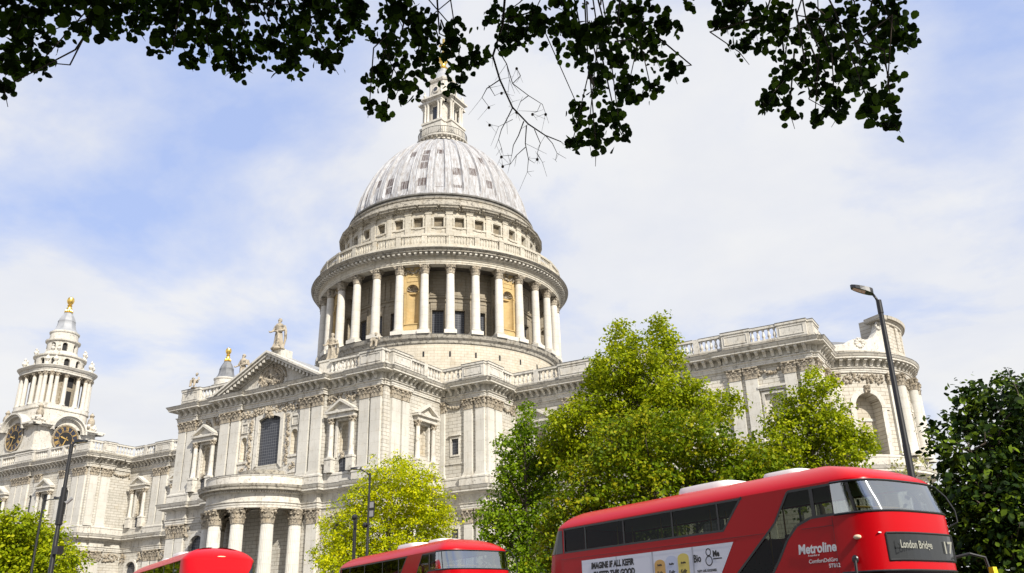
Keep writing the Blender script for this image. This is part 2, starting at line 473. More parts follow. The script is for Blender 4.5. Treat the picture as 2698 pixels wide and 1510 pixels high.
def cap_round(mb, r, z0, z1, n=8):
    h = z1-z0
    mb.lathe([(r*1.0, z0-.06*h), (r*1.12, z0-.03*h), (r*1.02, z0), (r*.98, z0+.3*h), (r*1.06, z0+.6*h), (r*1.3, z0+.86*h)], n=20)
    for row, (zz, hh, oo) in enumerate(((z0, .40*h, r*.32), (z0+.30*h, .42*h, r*.42))):
        for i in range(n):
            a = 2*PI*(i+.5*row)/n; ca, sa = math.cos(a), math.sin(a)
            leaf_tip(mb, lambda s, d, z, ca=ca, sa=sa: ((r+d)*ca-s*sa, (r+d)*sa+s*ca, zz+z), 2*PI*r/n*.9, hh, oo)
    for i in range(4):
        a = PI/4+PI/2*i; ca, sa = math.cos(a), math.sin(a); q = r*1.42
        mb.ball((q*ca, q*sa, z0+.76*h), r*.25, 7, 4)
        b = PI/2*i; mb.ball((r*1.28*math.cos(b), r*1.28*math.sin(b), z0+.92*h), r*.16, 6, 4)
    k = r*1.22; e = r*1.0
    mb.add([(x, y, z) for z in (z0+.87*h, z1) for x, y in ((-k-.12*r, -k-.12*r), (0, -e-.02), (k+.12*r, -k-.12*r), (e+.02, 0), (k+.12*r, k+.12*r), (0, e+.02), (-k-.12*r, k+.12*r), (-e-.02, 0))],
           [tuple(range(8))[::-1], tuple(range(8, 16))]+[(i, (i+1) % 8, 8+(i+1) % 8, 8+i) for i in range(8)])


def baluster_prof(z0, z1, r):
    h = z1-z0
    return [(r*.75, z0), (r*.75, z0+.08*h), (r*.5, z0+.12*h), (r*.95, z0+.30*h), (r*.85, z0+.42*h), (r*.42, z0+.72*h), (r*.45, z0+.80*h), (r*.75, z0+.86*h), (r*.75, z1)]


def garland(mb, m, u0, u1, d, z, sag, r, rng, n=14, tail=True):
    for i in range(n):
        t = (i+.5)/n; u = u0+(u1-u0)*t; zz = z-sag*(1-(2*t-1)**2)
        for k in range(2):
            c = m(u+rng.uniform(-.08, .08), d+rng.uniform(0, .12), zz+rng.uniform(-.12, .12))
            mb.ball(c, r*rng.uniform(.7, 1.2), 6, 4, jit=.25, rng=rng)
    if tail:
        for u in (u0, u1):
            for k in range(4): mb.ball(m(u+rng.uniform(-.08, .08), d+.06, z-.22*k), r*rng.uniform(.7, 1.1), 6, 4, jit=.25, rng=rng)


def carving(mb, m, u0, u1, z0, z1, d, n, r, rng):
    for _ in range(n):
        mb.ball(m(rng.uniform(u0, u1), d+rng.uniform(-.02, .1), rng.uniform(z0, z1)), r*rng.uniform(.5, 1.3), 6, 4, (1, 1, 1), .3, rng)
# ------------------------------------------------------------------ the cathedral: one thing, its parts are children
rng = random.Random(11)
CATH = empty('cathedral', (0, 0, 0))
tag(CATH, 'pale stone domed baroque cathedral with columned drum and lead dome', 'cathedral')
ZC, ZM = 30.95, 17.9                                     # tops of the upper and the middle cornice
xT, yT, yB, xB, yC, xC = 17.8, -36.36, -24.7, 24.45, -17.9, 63.1
xW, yWc, yN = -55.2, -24.0, -15.9
E_ = .36                                                 # how far the order breaks forward

# runs of straight wall, west to east (outside is to the right of travel): start, end, paired orders [(u0,u1)], pilasters [(u0,u1)]
def run(P0, P1, breaks=(), pil=()):
    return dict(P0=P0, P1=P1, L=math.hypot(P1[0]-P0[0], P1[1]-P0[1]), m=flat(P0, P1), br=list(breaks), pil=list(pil))

chs = run((-92, yWc), (xW, yWc), [(14.9, 20.4), (32.7, 36.6)], [(15.1, 16.6), (16.95, 18.45), (18.8, 20.2), (22.1, 23.6), (29.2, 30.5), (32.9, 34.4), (34.75, 36.35)])
che = run((xW, yWc), (xW, yN), [(1.9, 4.3)], [(.25, 1.6), (2.3, 3.95)])
nav = run((xW, yN), (-xB, yN), [(6.2, 10.4), (16.6, 20.8), (27.0, 30.6)], [(6.5, 8.05), (8.5, 10.1), (16.9, 18.4), (18.9, 20.4), (27.2, 28.7), (29.0, 30.4)])
wbw = run((-xB, yN), (-xB, yB))
wbs = run((-xB, yB), (-xT, yB))
trw = run((-xT, yB), (-xT, yT))
sf = run((-xT, yT), (xT, yT), [(.2, 3.7), (31.9, 35.4)], [(.32, 1.77), (2.07, 3.5), (32.1, 33.53), (33.83, 35.28)])
tre = run((xT, yT), (xT, yB), [(.9, 4.7)], [(1.1, 2.75), (3.1, 4.45)])
bas = run((xT, yB), (xB, yB), [(3.4, 6.65)], [(3.6, 4.8), (5.35, 6.6), (.05, .6)])
bae = run((xB, yB), (xB, yC), [(.1, 3.7)], [(.08, 1.5), (1.95, 3.45), (6.2, 6.75)])
chr_ = run((xB, yC), (xC, yC), [(7.1, 11.5), (17.8, 22.2), (28.7, 38.45)], [(7.6, 9.1), (9.6, 11.1), (18.3, 19.8), (20.3, 21.8), (29.0, 30.4), (30.9, 32.3), (35.3, 36.6), (37.05, 38.4)])
eas = run((xC, yC), (xC, -9.9), [(.1, 3.2)], [(.2, 1.6), (5.2, 6.4)])
RUNS = [chs, che, nav, wbw, wbs, trw, sf, tre, bas, bae, chr_, eas]
APC, APR = (60.3, 0.0), 10.3
a0 = math.atan2(-9.9, xC-APC[0])
arc = [(APC[0]+APR*math.cos(a0*(1-i/20)-a0*i/20), APC[1]+APR*math.sin(a0*(1-i/20)-a0*i/20)) for i in range(21)]
north = [(xC, 9.9), (xC, -yC), (xB, -yC), (xB, -yB), (xT, -yB), (xT, -yT), (-xT, -yT), (-xT, -yB), (-xB, -yB), (-xB, -yN), (-92, -yN)]
BW, BE = 8.9, .5                                          # the centre of the south front breaks forward


def plan(ressauts=True):
    pts = []
    for r in RUNS:
        m = r['m']; P = lambda u, d: m(u, d, 0)[:2]
        br = list(r['br']) if ressauts else []
        seq = [(0, 0)]
        if r is sf:
            c = r['L']/2
            def brk(a, b, d0): return [(a, d0), (a, d0+E_), (b, d0+E_), (b, d0)]
            if ressauts: seq += brk(*br[0], 0)
            seq += [(c-BW-.1, 0)]
            if ressauts: seq += [(c-BW-.1, BE+E_), (c-5.1, BE+E_), (c-5.1, BE), (c+5.1, BE), (c+5.1, BE+E_), (c+BW+.1, BE+E_)]
            else: seq += [(c-BW-.1, BE), (c+BW+.1, BE)]
            seq += [(c+BW+.1, 0)]
            if ressauts: seq += brk(*br[1], 0)
        else:
            for a, b in br: seq += [(a, 0), (a, E_), (b, E_), (b, 0)]
        seq.append((r['L'], 0))
        for u, d in seq:
            q = P(u, d)
            if not pts or math.hypot(q[0]-pts[-1][0], q[1]-pts[-1][1]) > .02: pts.append(q)
    for q in arc+north:
        if math.hypot(q[0]-pts[-1][0], q[1]-pts[-1][1]) > .02: pts.append(q)
    return pts

PLAN, PLAN0 = plan(), plan(False)
# upper entablature, blocking course, middle cornice, plinths
mb = MB(); mb.sweep(PLAN, [(-.3, 28.9), (.16, 28.9), (.16, 29.12), (.21, 29.13), (.21, 29.33), (.36, 29.42), (.36, 29.5), (.14, 29.52), (.14, 30.36), (.9, 30.40), (1.12, 30.42), (1.12, 30.62), (1.2, 30.66), (1.34, 30.88), (1.34, 30.95), (-.3, 31.0)])
mb.build('upper_entablature', M['trim'], CATH)
mb = MB(); mb.sweep(PLAN, [(1.36, 30.90), (1.37, 30.98), (.1, 31.03)]); mb.build('lead_flashing', M['flashing'], CATH)
mb = MB(); mb.sweep(PLAN, [(1.19, 17.85), (1.2, 17.92), (.29, 18.02)]); mb.build('lead_flashing', M['flashing'], CATH)
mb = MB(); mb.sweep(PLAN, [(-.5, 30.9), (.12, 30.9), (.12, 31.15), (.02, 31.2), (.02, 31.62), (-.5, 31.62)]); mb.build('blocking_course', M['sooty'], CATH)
mb = MB(); mb.sweep(PLAN, [(-.3, 15.3), (.14, 15.3), (.14, 15.55), (.19, 15.56), (.19, 15.84), (.30, 15.92), (.30, 15.98), (.12, 16.0), (.12, 16.95), (.3, 17.05), (.62, 17.12), (.62, 17.22), (.98, 17.26), (.98, 17.5), (1.06, 17.55), (1.18, 17.82), (1.18, 17.88), (.3, 17.98), (.28, 18.9), (.34, 18.95), (.34, 19.15), (.2, 19.25), (-.3, 19.25)])
mb.build('middle_entablature', M['trim'], CATH)
mb = MB(); mb.sweep(PLAN, [(.5, -1), (.5, 2.2), (.3, 2.4), (-.3, 2.4)]); mb.build('base_plinth', M['trim'], CATH)
# modillion brackets of the cornice, one row per stretch of wall
def brackets(mb, m, u0, u1, d, zt=30.40, zb=29.62, sp=.88, out=.80, w=.34):
    n = max(1, int((u1-u0)/sp)); s = (u1-u0)/n
    for i in range(n):
        u = u0+(i+.5)*s
        k = mb or MB(); k.prism(lambda a, dd, z: m(u+dd-w/2, d+a, z), [(.02, zb), (.22, zb+.02), (.34, zb+.3), (out, zt-.22), (out, zt+.02), (.02, zt+.02)], 0, w)
        if mb is None: k.build('cornice_bracket', M['trim'], CATH)
def spans(r):
    """stretches of a run with their depth"""
    out = []; u = 0
    if r is sf:
        c = r['L']/2
        return [(0.2, 3.7, E_), (3.7, c-BW, 0), (c-BW, c-5.1, BE+E_), (c-5.1, c+5.1, BE), (c+5.1, c+BW, BE+E_), (c+BW, 31.9, 0), (31.9, 35.4, E_)]
    for a, b in r['br']:
        if a-u > .3: out.append((u, a, 0))
        out.append((a, b, E_)); u = b
    if r['L']-u > .3: out.append((u, r['L'], 0))
    return out
FARB = MB(); SOUTH = [chs, che, nav, sf, tre, bas, bae, chr_, eas]
for r in SOUTH:
    for a, b, d in spans(r):
        if r in (sf, tre, bas, bae): brackets(None, r['m'], a, b, d+.14)
        else: brackets(FARB, r['m'], a, b, d+.14)
pa = polar(APC[0], APC[1], APR)
brackets(FARB, pa, a0*APR, -a0*APR, .14); tag(FARB.build('cornice_bracket', M['trim'], CATH), kind='stuff')

# parapet: panelled pedestals over the paired orders, balusters between
def pedestal(m, a, b, d):
    mb = MB(); mb.box(m, a, b, d-.55, d+.04, 31.6, 33.15); mb.box(m, a-.08, b+.08, d-.62, d+.14, 33.15, 33.40)
    w = .28
    for q in ((a+w, b-w, 31.85, 31.95), (a+w, b-w, 32.85, 32.95), (a+w, a+w+.1, 31.95, 32.85), (b-w-.1, b-w, 31.95, 32.85)): mb.box(m, q[0], q[1], d, d+.1, q[2], q[3])
    o = mb.build('parapet_pedestal', M['trim'], CATH); cb = MB(); cb.box(m, a-.10, b+.10, d-.62, d+.17, 33.40, 33.48); cb.build('coping', M['flashing'], o)
def balustrade(m, a, b, d, z0=31.6, z1=33.4, sp=.62, par=None, name='balustrade'):
    mb = MB(); mb.box(m, a, b, d-.42, d-.02, z0, z0+.22); mb.box(m, a, b, d-.48, d+.04, z1-.3, z1-.02)
    n = max(1, int(round((b-a)/sp))); s = (b-a)/n
    pr = baluster_prof(z0+.22, z1-.3, .22)
    for i in range(n):
        c = m(a+(i+.5)*s, d-.22, 0); mb.lathe(pr, c[0], c[1], 8)
    o = mb.build(name, M['trim'], par or CATH, True, 40); cb = MB(); cb.box(m, a, b, d-.48, d+.06, z1-.02, z1+.04); cb.build('coping', M['flashing'], o); return o
for r in SOUTH:
    for a, b, d in spans(r):
        if r is sf and 8.0 < (a+b)/2 < 27.6: continue       # the pediment stands here
        if r is chr_ and a > 28: pedestal(r['m'], a, a+3.3, d); balustrade(r['m'], a+3.3, b-3.3, d); pedestal(r['m'], b-3.3, b, d)
        elif d > .1: pedestal(r['m'], a, b, d)
        else:
            n = max(1, int(math.ceil((b-a)/5.2))); s = (b-a)/n
            for i in range(n):
                lo, hi = a+i*s, a+(i+1)*s
                if i: r['m']; mbp = MB(); mbp.box(r['m'], lo-.35, lo+.35, -.5, .02, 31.6, 33.4); mbp.build('parapet_pedestal', M['trim'], CATH); lo += .35
                if i < n-1: hi -= .35
                balustrade(r['m'], lo, hi, 0)

# orders: upper pilasters stand on the middle cornice, lower ones on the plinth
def pilaster(m, a, b, d0=0.0, zs=(19.25, 27.6, 28.9), par=None, k=.32):
    z0, z1, z2 = zs; mb = MB()
    mb.box(m, a-.14, b+.14, d0-.05, d0+k+.16, z0, z0+.22); mb.box(m, a-.08, b+.08, d0-.05, d0+k+.1, z0+.22, z0+.40); mb.box(m, a-.03, b+.03, d0-.05, d0+k+.04, z0+.40, z0+.48)
    mb.box(m, a, b, d0-.05, d0+k, z0+.48, z1)
    o = mb.build('pilaster', M['shaft'], CATH)
    cb = MB(); cap_flat(cb, lambda u, d, z: m(u, d0+d, z), a, b, k, z1, z2); cb.build('capital', M['carved'], o)
LOW = (2.4, 13.65, 15.3)
for r in SOUTH:
    for a, b in r['pil']:
        pilaster(r['m'], a, b); pilaster(r['m'], a, b, zs=LOW)
c_ = sf['L']/2
for s in (-1, 1):
    for a, b in ((5.3, 6.8), (7.2, 8.8)):
        q = sorted((c_+s*a, c_+s*b)); pilaster(sf['m'], q[0], q[1], BE)
for s in (-1, 1):
    for a, b in ((7.5, 9.1),):
        q = sorted((c_+s*a, c_+s*b)); pilaster(sf['m'], q[0], q[1], BE, LOW)

# ---- openings
def window(m, h, d, name='window', mat='leaded', par=None):
    mb = MB(); pane(mb, m, h, d-h['depth']); return mb.build(name, M[mat], par or CATH, fix=False)
def surround(m, h, d0, w=.22, out=.1, name='window_frame', par=None, sill=False):
    mb = MB(); ring_frame(mb, m, h, d0, w, out, sill); return mb.build(name, M['trim'], par or CATH)

def aedicule(m, uc, d0=0.0, glazed=False, low=True):
    """pedimented frame with little columns; a niche or a window inside; returns the holes it needs in the wall"""
    mb = MB(); hw = 2.0
    # pedestals and sill
    # entablature and pediment
    mb.box(m, uc-2.0, uc+2.0, d0-.02, d0+.72, 25.65, 26.2); mb.box(m, uc-2.3, uc+2.3, d0-.02, d0+1.0, 26.2, 26.48)
    mb.prism(m, [(uc-1.95, 26.48), (uc+1.95, 26.48), (uc, 27.55)], d0-.02, d0+.55)
    for s in (-1, 1):
        mb.prism(m, [(uc+s*2.35, 26.48), (uc+s*1.9, 26.48), (uc, 27.58), (uc, 27.92)], d0-.02, d0+1.02)
    o = mb.build('aedicule', M['trim'], CATH)
    for s in (-1, 1):
        pb = MB(); q = sorted((uc+s*1.15, uc+s*2.15)); pb.box(m, q[0], q[1], d0-.02, d0+.78, 19.25, 20.75); pb.box(m, q[0]-.07, q[1]+.07, d0-.02, d0+.86, 20.75, 20.98); pb.build('pedestal', M['trim'], o)
    if glazed or not low: sb = MB(); sb.box(m, uc-1.1, uc+1.1, d0-.02, d0+.5, 19.25, 20.9); sb.build('sill_panel', M['trim'], o)
    for s in (-1, 1):
        p = m(uc+s*1.62, d0+.42, 0); cb = MB(); cb.lathe([(.40, 20.98), (.40, 21.1), (.33, 21.2), (.31, 22.0), (.26, 24.95)], p[0], p[1], 14)
        cb.build('column', M['trim'], o, True, 40)
        cb = MB(); cb.lathe([(.27, 24.93), (.30, 25.0), (.28, 25.05), (.33, 25.4), (.42, 25.58)], p[0], p[1], 12)
        for k in range(6):
            a = PI/3*k; cb.ball((p[0]+.33*math.cos(a), p[1]+.33*math.sin(a), 25.22), .12, 6, 4); cb.ball((p[0]+.38*math.cos(a+.5), p[1]+.38*math.sin(a+.5), 25.48), .12, 6, 4)
        cb.box(m, uc+s*1.62-.40, uc+s*1.62+.40, d0+.02, d0+.82, 25.55, 25.65); cb.build('capital', M['carved'], o)
    # inner frame
    fr = MB()
    for a, b, z0, z1 in ((-1.18, -.86, 21.0, 25.35), (.86, 1.18, 21.0, 25.35), (-1.18, 1.18, 25.35, 25.62)): fr.box(m, uc+a, uc+b, d0-.02, d0+.2, z0, z1)
    fr.build('inner_frame', M['trim'], o)
    hs = []
    if glazed:
        h = hole(uc, 1.72, 21.2, 25.3, depth=.25); hs.append(h); window(m, h, d0, 'window', par=o)
    else:
        h = hole(uc, 1.72, 21.6, 25.3, depth=.30); h2 = hole(uc, 1.1, 21.85, 24.5, 'arch'); hs.append(h)
        nb = MB(); wall(nb, m, uc-.86, uc+.86, 21.6, 25.3, [h2], d0-.30); niche(nb, m, h2, d0-.30); nb.build('niche', M['recess'], o)
        ib = MB(); ib.box(m, uc-.72, uc-.55, d0-.3, d0-.16, 24.35, 24.55); ib.box(m, uc+.55, uc+.72, d0-.3, d0-.16, 24.35, 24.55); ib.build('impost', M['trim'], o)
    if low:
        h = hole(uc, 1.3, 19.05, 20.75, 'seg', .22, .18); h['z0'] = 19.05; hs.append(h); window(m, h, d0, 'low_window', par=o)
        kb = MB()
        for _ in range(9): kb.ball(m(uc+rng.uniform(-.3, .3), d0+.12, 21.2+rng.uniform(-.2, .3)), .16, 6, 4, jit=.3, rng=rng)
        kb.build('keystone_carving', M['carved'], o)
    return hs

def finish(r, holes, lowholes=(), mat='ashlar', d0=0.0, u0=0.0, u1=None):
    u1 = r['L'] if u1 is None else u1
    mb = MB(); wall(mb, r['m'], u0, u1, -1, 29.2, list(holes)+list(lowholes), d0)
    for h in list(holes)+list(lowholes): reveal(mb, r['m'], h, d0)
    mb.build('facade_wall', M[mat], CATH, fix=False)

def low_window(m, uc, d0=0.0, w=2.7, zs=12.35, z0=5.5, depth=.40):
    h = hole(uc, w, z0, zs, 'arch', depth=depth); window(m, h, d0, 'arched_window'); surround(m, h, d0, .42, .16, 'window_arch'); return h

def bay_swag(m, a, b, z=28.55, sag=.55, d=.08, r=.17):
    mb = MB(); garland(mb, m, a+.15, b-.15, d, z, sag, r, rng, max(6, int((b-a)*3.4))); mb.build('garland', M['carved'], CATH, fix=False)
def frieze_swag(m, a, b, d=.06):
    mb = MB(); carving(mb, m, a, b, 27.75, 28.75, d, int((b-a)*14), .16, rng); mb.build('carved_frieze', M['carved'], CATH, fix=False)
def low_swag(m, a, b, d=.08):
    mb = MB(); carving(mb, m, a, b, 13.75, 14.95, d, int((b-a)*9), .2, rng); mb.build('garland', M['carved'], CATH, fix=False)

# south-west chapel, south side (u = x + 92)
m = chs['m']; hs = []
hs += aedicule(m, 25.7, glazed=True, low=False)
for uc in (21.2, 31.55):
    h = hole(uc, 1.0, 21.4, 25.0, 'arch', depth=.2); hs.append(h); window(m, h, 0); surround(m, h, 0, .16, .06)
hs += aedicule(m, 12.2, glazed=True, low=False)
lw = [low_window(m, 25.7)]
finish(chs, hs, lw); low_swag(m, 30.5, 36.6); low_swag(m, 16, 22)
pan = MB(); carving(pan, m, 31.0, 32.0, 19.7, 20.4, .04, 16, .13, rng); pan.build('carved_panel', M['carved'], CATH, fix=False)
# chapel east side
finish(che, []); bay_swag(che['m'], 4.1, 7.9); low_swag(che['m'], .3, 7.8)
# nave
m = nav['m']; hs = []; lw = []
for uc in (3.3, 13.5, 23.9): hs += aedicule(m, uc); lw.append(low_window(m, uc))
finish(nav, hs, lw)
for a, b in ((.2, 6.2), (10.4, 16.6), (20.8, 27.0)): low_swag(m, a, (a+b)/2-1.6); low_swag(m, (a+b)/2+1.6, b)
for r in (wbw, wbs, trw): finish(r, [])
# south front
m = sf['m']; hsL = aedicule(m, c_-11.85); hsR = aedicule(m, c_+11.85)
lwL, lwR = low_window(m, c_-11.85), low_window(m, c_+11.85)
finish(sf, hsL, [lwL], u1=c_-BW-.1); finish(sf, hsR, [lwR], u0=c_+BW+.1)
big = hole(c_, 3.75, 21.3, 27.05, 'seg', .45, .28)
nL, nR = hole(c_-4.35, 1.1, 22.2, 24.7, 'arch'), hole(c_+4.35, 1.1, 22.2, 24.7, 'arch')
door = hole(c_, 3.4, 0, 7.5, 'rect', depth=1.0)
mb = MB(); wall(mb, m, c_-BW-.1, c_+BW+.1, -1, 29.2, [big, nL, nR, door], BE); reveal(mb, m, big, BE); reveal(mb, m, door, BE)
for u in (c_-BW-.1, c_+BW+.1): mb.quad(m(u, 0, -1), m(u, BE, -1), m(u, BE, 29.2), m(u, 0, 29.2))
mb.build('facade_wall', M['ashlar'], CATH, fix=False)
o = window(m, big, BE, 'great_window'); surround(m, big, BE, .55, .16, 'great_window_frame')
window(m, door, BE, 'doorway', 'void')
for h in (nL, nR):
    nb = MB(); niche(nb, m, h, BE); o = nb.build('niche', M['recess'], CATH, True, 40, fix=False)
    fb = MB(); ring_frame(fb, m, h, BE, .16, .08); u = h['uc']
    fb.box(m, u-.85, u+.85, BE, BE+.14, 21.85, 22.1)
    fb.box(m, u-.75, u+.75, BE, BE+.06, 19.9, 21.6)
    for q in ((-.55, .55, 26.9, 27.0), (-.55, .55, 25.75, 25.85), (-.55, -.45, 25.85, 26.9), (.45, .55, 25.85, 26.9)): fb.box(m, u+q[0], u+q[1], BE, BE+.12, q[2], q[3])
    fb.build('niche_frame', M['trim'], o)
    cb = MB(); carving(cb, m, u-.5, u+.5, 20.4, 21.2, BE+.07, 22, .11, rng); cb.build('carved_panel', M['carved'], o, fix=False)
for s in (-1, 1):
    gb = MB()
    for k in range(46):
        z = 27.3-6.2*k/45; gb.ball(m(c_+s*3.2+rng.uniform(-.22, .22), BE+.08, z), rng.uniform(.13, .24), 6, 4, jit=.3, rng=rng)
    gb.build('garland', M['carved'], CATH, fix=False)
    st = MB(); q = sorted((c_+s*2.8, c_+s*3.62)); st.box(m, q[0], q[1], BE-.02, BE+.05, 19.3, 28.2); st.build('strip_panel', M['trim'], CATH)
frieze_swag(m, 3.8, c_-BW-.2); frieze_swag(m, c_+BW+.2, 31.8); frieze_swag(m, c_-5.1, c_-2.2, BE+.05); frieze_swag(m, c_+2.2, c_+5.1, BE+.05); frieze_swag(m, c_-2.2, c_+2.2, BE+.05)
kb = MB()
for _ in range(14): kb.ball(m(c_+rng.uniform(-.55, .55), BE+.3, 27.7+rng.uniform(-.45, .6)), .26, 7, 5, jit=.3, rng=rng)
kb.build('keystone_carving', M['carved'], CATH, fix=False)
low_swag(m, 3.6, c_-13.4); low_swag(m, c_-10.3, c_-BW); low_swag(m, c_+10.3, c_+13.4)
# pediment
PZ, PA, PW = 30.98, 35.75, 9.75; dp = BE+E_+1.34
mb = MB(); sl = (PA-PZ)/PW
rake = lambda s, w0, w1, d0, d1: mb.prism(m, [(c_+s*(PW-w0/sl), PZ), (c_+s*max(0, PW-w1/sl), PZ), (c_, PA-w1), (c_, PA-w0)], d0, d1)
for s in (-1, 1):
    rake(s, 0, .28, -.5, dp); rake(s, .28, .62, -.5, dp-.22)
    rake(s, .62, 1.15, -.5, BE+.4)
ped = mb.build('pediment', M['trim'], CATH)
mb = MB(); mb.prism(m, [(c_-PW+1.6, PZ), (c_+PW-1.6, PZ), (c_, PA-.9)], -.4, BE+.16); mb.build('tympanum', M['trim'], ped)
mb = MB()
for s in (-1, 1):
    n = 13
    for i in range(n):
        t = (i+.7)/n; u = c_+s*(PW-1.7)*(1-t); z = PA-.62-(PW-1.7)*(1-t)*sl+.0
        kb = MB(); kb.box(m, u-.17, u+.17, BE+.35, dp-.4, z-.42, z+.02); kb.build('raking_bracket', M['trim'], ped)
mb = MB(); carving(mb, m, c_-1.9, c_+1.9, 31.3, 32.6, BE+.2, 60, .26, rng)
for i in range(26):                                         # wings of flame round a rising bird
    a = PI*(i+.5)/26
    for q in range(4):
        rr = .9+.38*q; mb.ball(m(c_+rr*math.cos(a)*1.15, BE+.22, 32.15+rr*math.sin(a)*.95), .17, 6, 4, (1, 1, 1.3), .3, rng)
mb.ball(m(c_, BE+.35, 33.0), .42, 8, 6, (1, .8, 1.5)); mb.ball(m(c_+.05, BE+.4, 33.85), .2, 7, 5)
mb.build('tympanum_relief', M['carved'], ped, fix=False)
mb = MB()
for i in range(24):
    a = PI*i/24; b = PI*(i+1)/24
    P = lambda r, t, d: m(c_+r*math.cos(t), BE+d, 31.4+r*1.06*math.sin(t))
    mb.quad(P(2.55, a, .26), P(2.55, b, .26), P(2.3, b, .26), P(2.3, a, .26)); mb.quad(P(2.3, a, .26), P(2.3, b, .26), P(2.3, b, .1), P(2.3, a, .1))
    mb.quad(P(2.55, a, .26), P(2.55, b, .26), P(2.55, b, .1), P(2.55, a, .1))
mb.build('relief_moulding', M['trim'], ped, fix=False)
mb = MB(); mb.prism(m, [(c_-PW, PZ+.04), (c_+PW, PZ+.04), (c_, PA+.04)], -9, -.5); mb.build('pediment_roof', M['roof'], ped)
mb = MB(); mb.box(m, c_-.75, c_+1.05, -1.4, .6, 35.2, 36.25); mb.build('statue_base', M['trim'], ped)
for s in (-1, 1):
    mb = MB(); q = sorted((c_+s*6.9, c_+s*9.3)); mb.box(m, q[0], q[1], -2.4, -.35, 31.2, 33.45); mb.box(m, q[0]-.1, q[1]+.1, -2.5, -.25, 33.45, 33.65); mb.build('statue_base', M['trim'], CATH)
# transept east side
m = tre['m']; hs = aedicule(m, 7.7, low=False); lw = [low_window(m, 7.7)]
finish(tre, hs, lw)
# crossing bastion
m = bas['m']; h = hole(2.1, 1.05, 22.1, 24.1, depth=.16); h2 = hole(2.1, 1.05, 11.2, 13.1, depth=.16)
finish(bas, [h], [h2]); window(m, h, 0); surround(m, h, 0, .2, .1, sill=True); window(m, h2, 0); surround(m, h2, 0, .2, .1, sill=True)
mb = MB(); mb.box(m, 1.2, 3.0, 0, .28, 24.45, 24.65); mb.build('window_hood', M['trim'], CATH); mb = MB(); mb.box(m, .65, 3.55, -.02, .1, 20.9, 21.1); mb.build('string_course', M['trim'], CATH)
bay_swag(m, .6, 3.6); low_swag(m, .4, 3.5); finish(bae, []); bay_swag(bae['m'], 3.6, 6.3)
# choir
m = chr_['m']; hs = []; lw = []
for uc in (4.0, 14.7, 25.3): hs += aedicule(m, uc); lw.append(low_window(m, uc))
ho = hole(33.8, 2.0, 21.0, 25.6, depth=.28); hs.append(ho); h2 = hole(33.8, 1.2, 21.4, 24.4, 'arch')
nb = MB(); wall(nb, m, 32.8, 34.8, 21.0, 25.6, [h2], -.28); niche(nb, m, h2, -.28); nb.build('niche', M['trim'], CATH, fix=False)
surround(m, ho, 0, .28, .12); mb = MB(); mb.box(m, 32.2, 35.4, 0, .42, 26.25, 26.5); mb.box(m, 32.35, 35.25, 0, .25, 26.0, 26.25); mb.build('window_hood', M['trim'], CATH)
finish(chr_, hs, lw); bay_swag(m, 32.3, 35.3)
# east wall and apse
finish(eas, [])
L0 = a0*APR; aw = hole(math.radians(-52.5)*APR, 3.1, 11.0, 24.9, 'arch', depth=1.6); aw2 = hole(math.radians(52.5)*APR, 3.1, 11.0, 24.9, 'arch', depth=1.6); aw0 = hole(0, 3.1, 11.0, 24.9, 'arch', depth=1.6)
mb = MB(); wall(mb, pa, L0, -L0, -1, 29.2, [aw, aw0, aw2], 0, .5)
for h in (aw, aw0, aw2): reveal(mb, pa, h)
mb.build('apse_wall', M['apse'], CATH, True, 30, fix=False)
for h in (aw, aw0, aw2):
    surround(pa, h, 0, .62, .14, 'window_arch')
    inner = hole(h['uc'], 2.0, 12, 20.6, 'arch', depth=.5); wb = MB(); wall(wb, pa, h['us'][0], h['us'][-1], 10.9, 26.6, [inner], -1.5); reveal(wb, pa, inner, -1.5); o = wb.build('window_recess', M['recess'], CATH, fix=False)
    window(pa, inner, -1.5, 'window', par=o)
    sb = MB()
    for s in (-1, 1): q = sorted((h['uc']+s*1.55, h['uc']+s*2.7)); sb.box(pa, q[0], q[1], 0, .2, 24.75, 25.0); sb.box(pa, q[0], q[1], 0, .12, 24.5, 24.75)
    sb.box(pa, h['us'][0], h['us'][-1], -1.5, -1.3, 23.4, 23.7); sb.build('impost', M['trim'], o)
    kb = MB(); kb.box(pa, h['uc']-.28, h['uc']+.28, 0, .42, 26.4, 27.3, .04)
    for _ in range(7): kb.ball(pa(h['uc']+rng.uniform(-.2, .2), .4, 27+rng.uniform(-.4, .3)), .2, 7, 5, jit=.3, rng=rng)
    kb.build('keystone_carving', M['carved'], o)
    gb = MB(); carving(gb, pa, h['uc']-2.5, h['uc']+2.5, 27.7, 28.75, .05, 110, .15, rng); gb.build('garland', M['carved'], CATH, fix=False)
for deg in (-71.5, -32, -25.5, -7.5, 7.5, 25.5, 32, 71.5):
    u = math.radians(deg)*APR; w = .62 if abs(deg) < 60 else .5
    if deg in (-25.5, -7.5, 7.5, 25.5):
        c = pa(u, .35, 0); mb = MB(); mb.lathe([(.85, 19.2), (.85, 19.45), (.72, 19.6), (.68, 22), (.58, 27.55)], c[0], c[1], 20); o = mb.build('column', M['shaft'], CATH, True, 40)
        cb = MB(); cap_round(cb, .58, 27.55, 28.9); ob = cb.build('capital', M['carved'], o); ob.location = (c[0], c[1], 0)
    else: pilaster(pa, u-w, u+w)
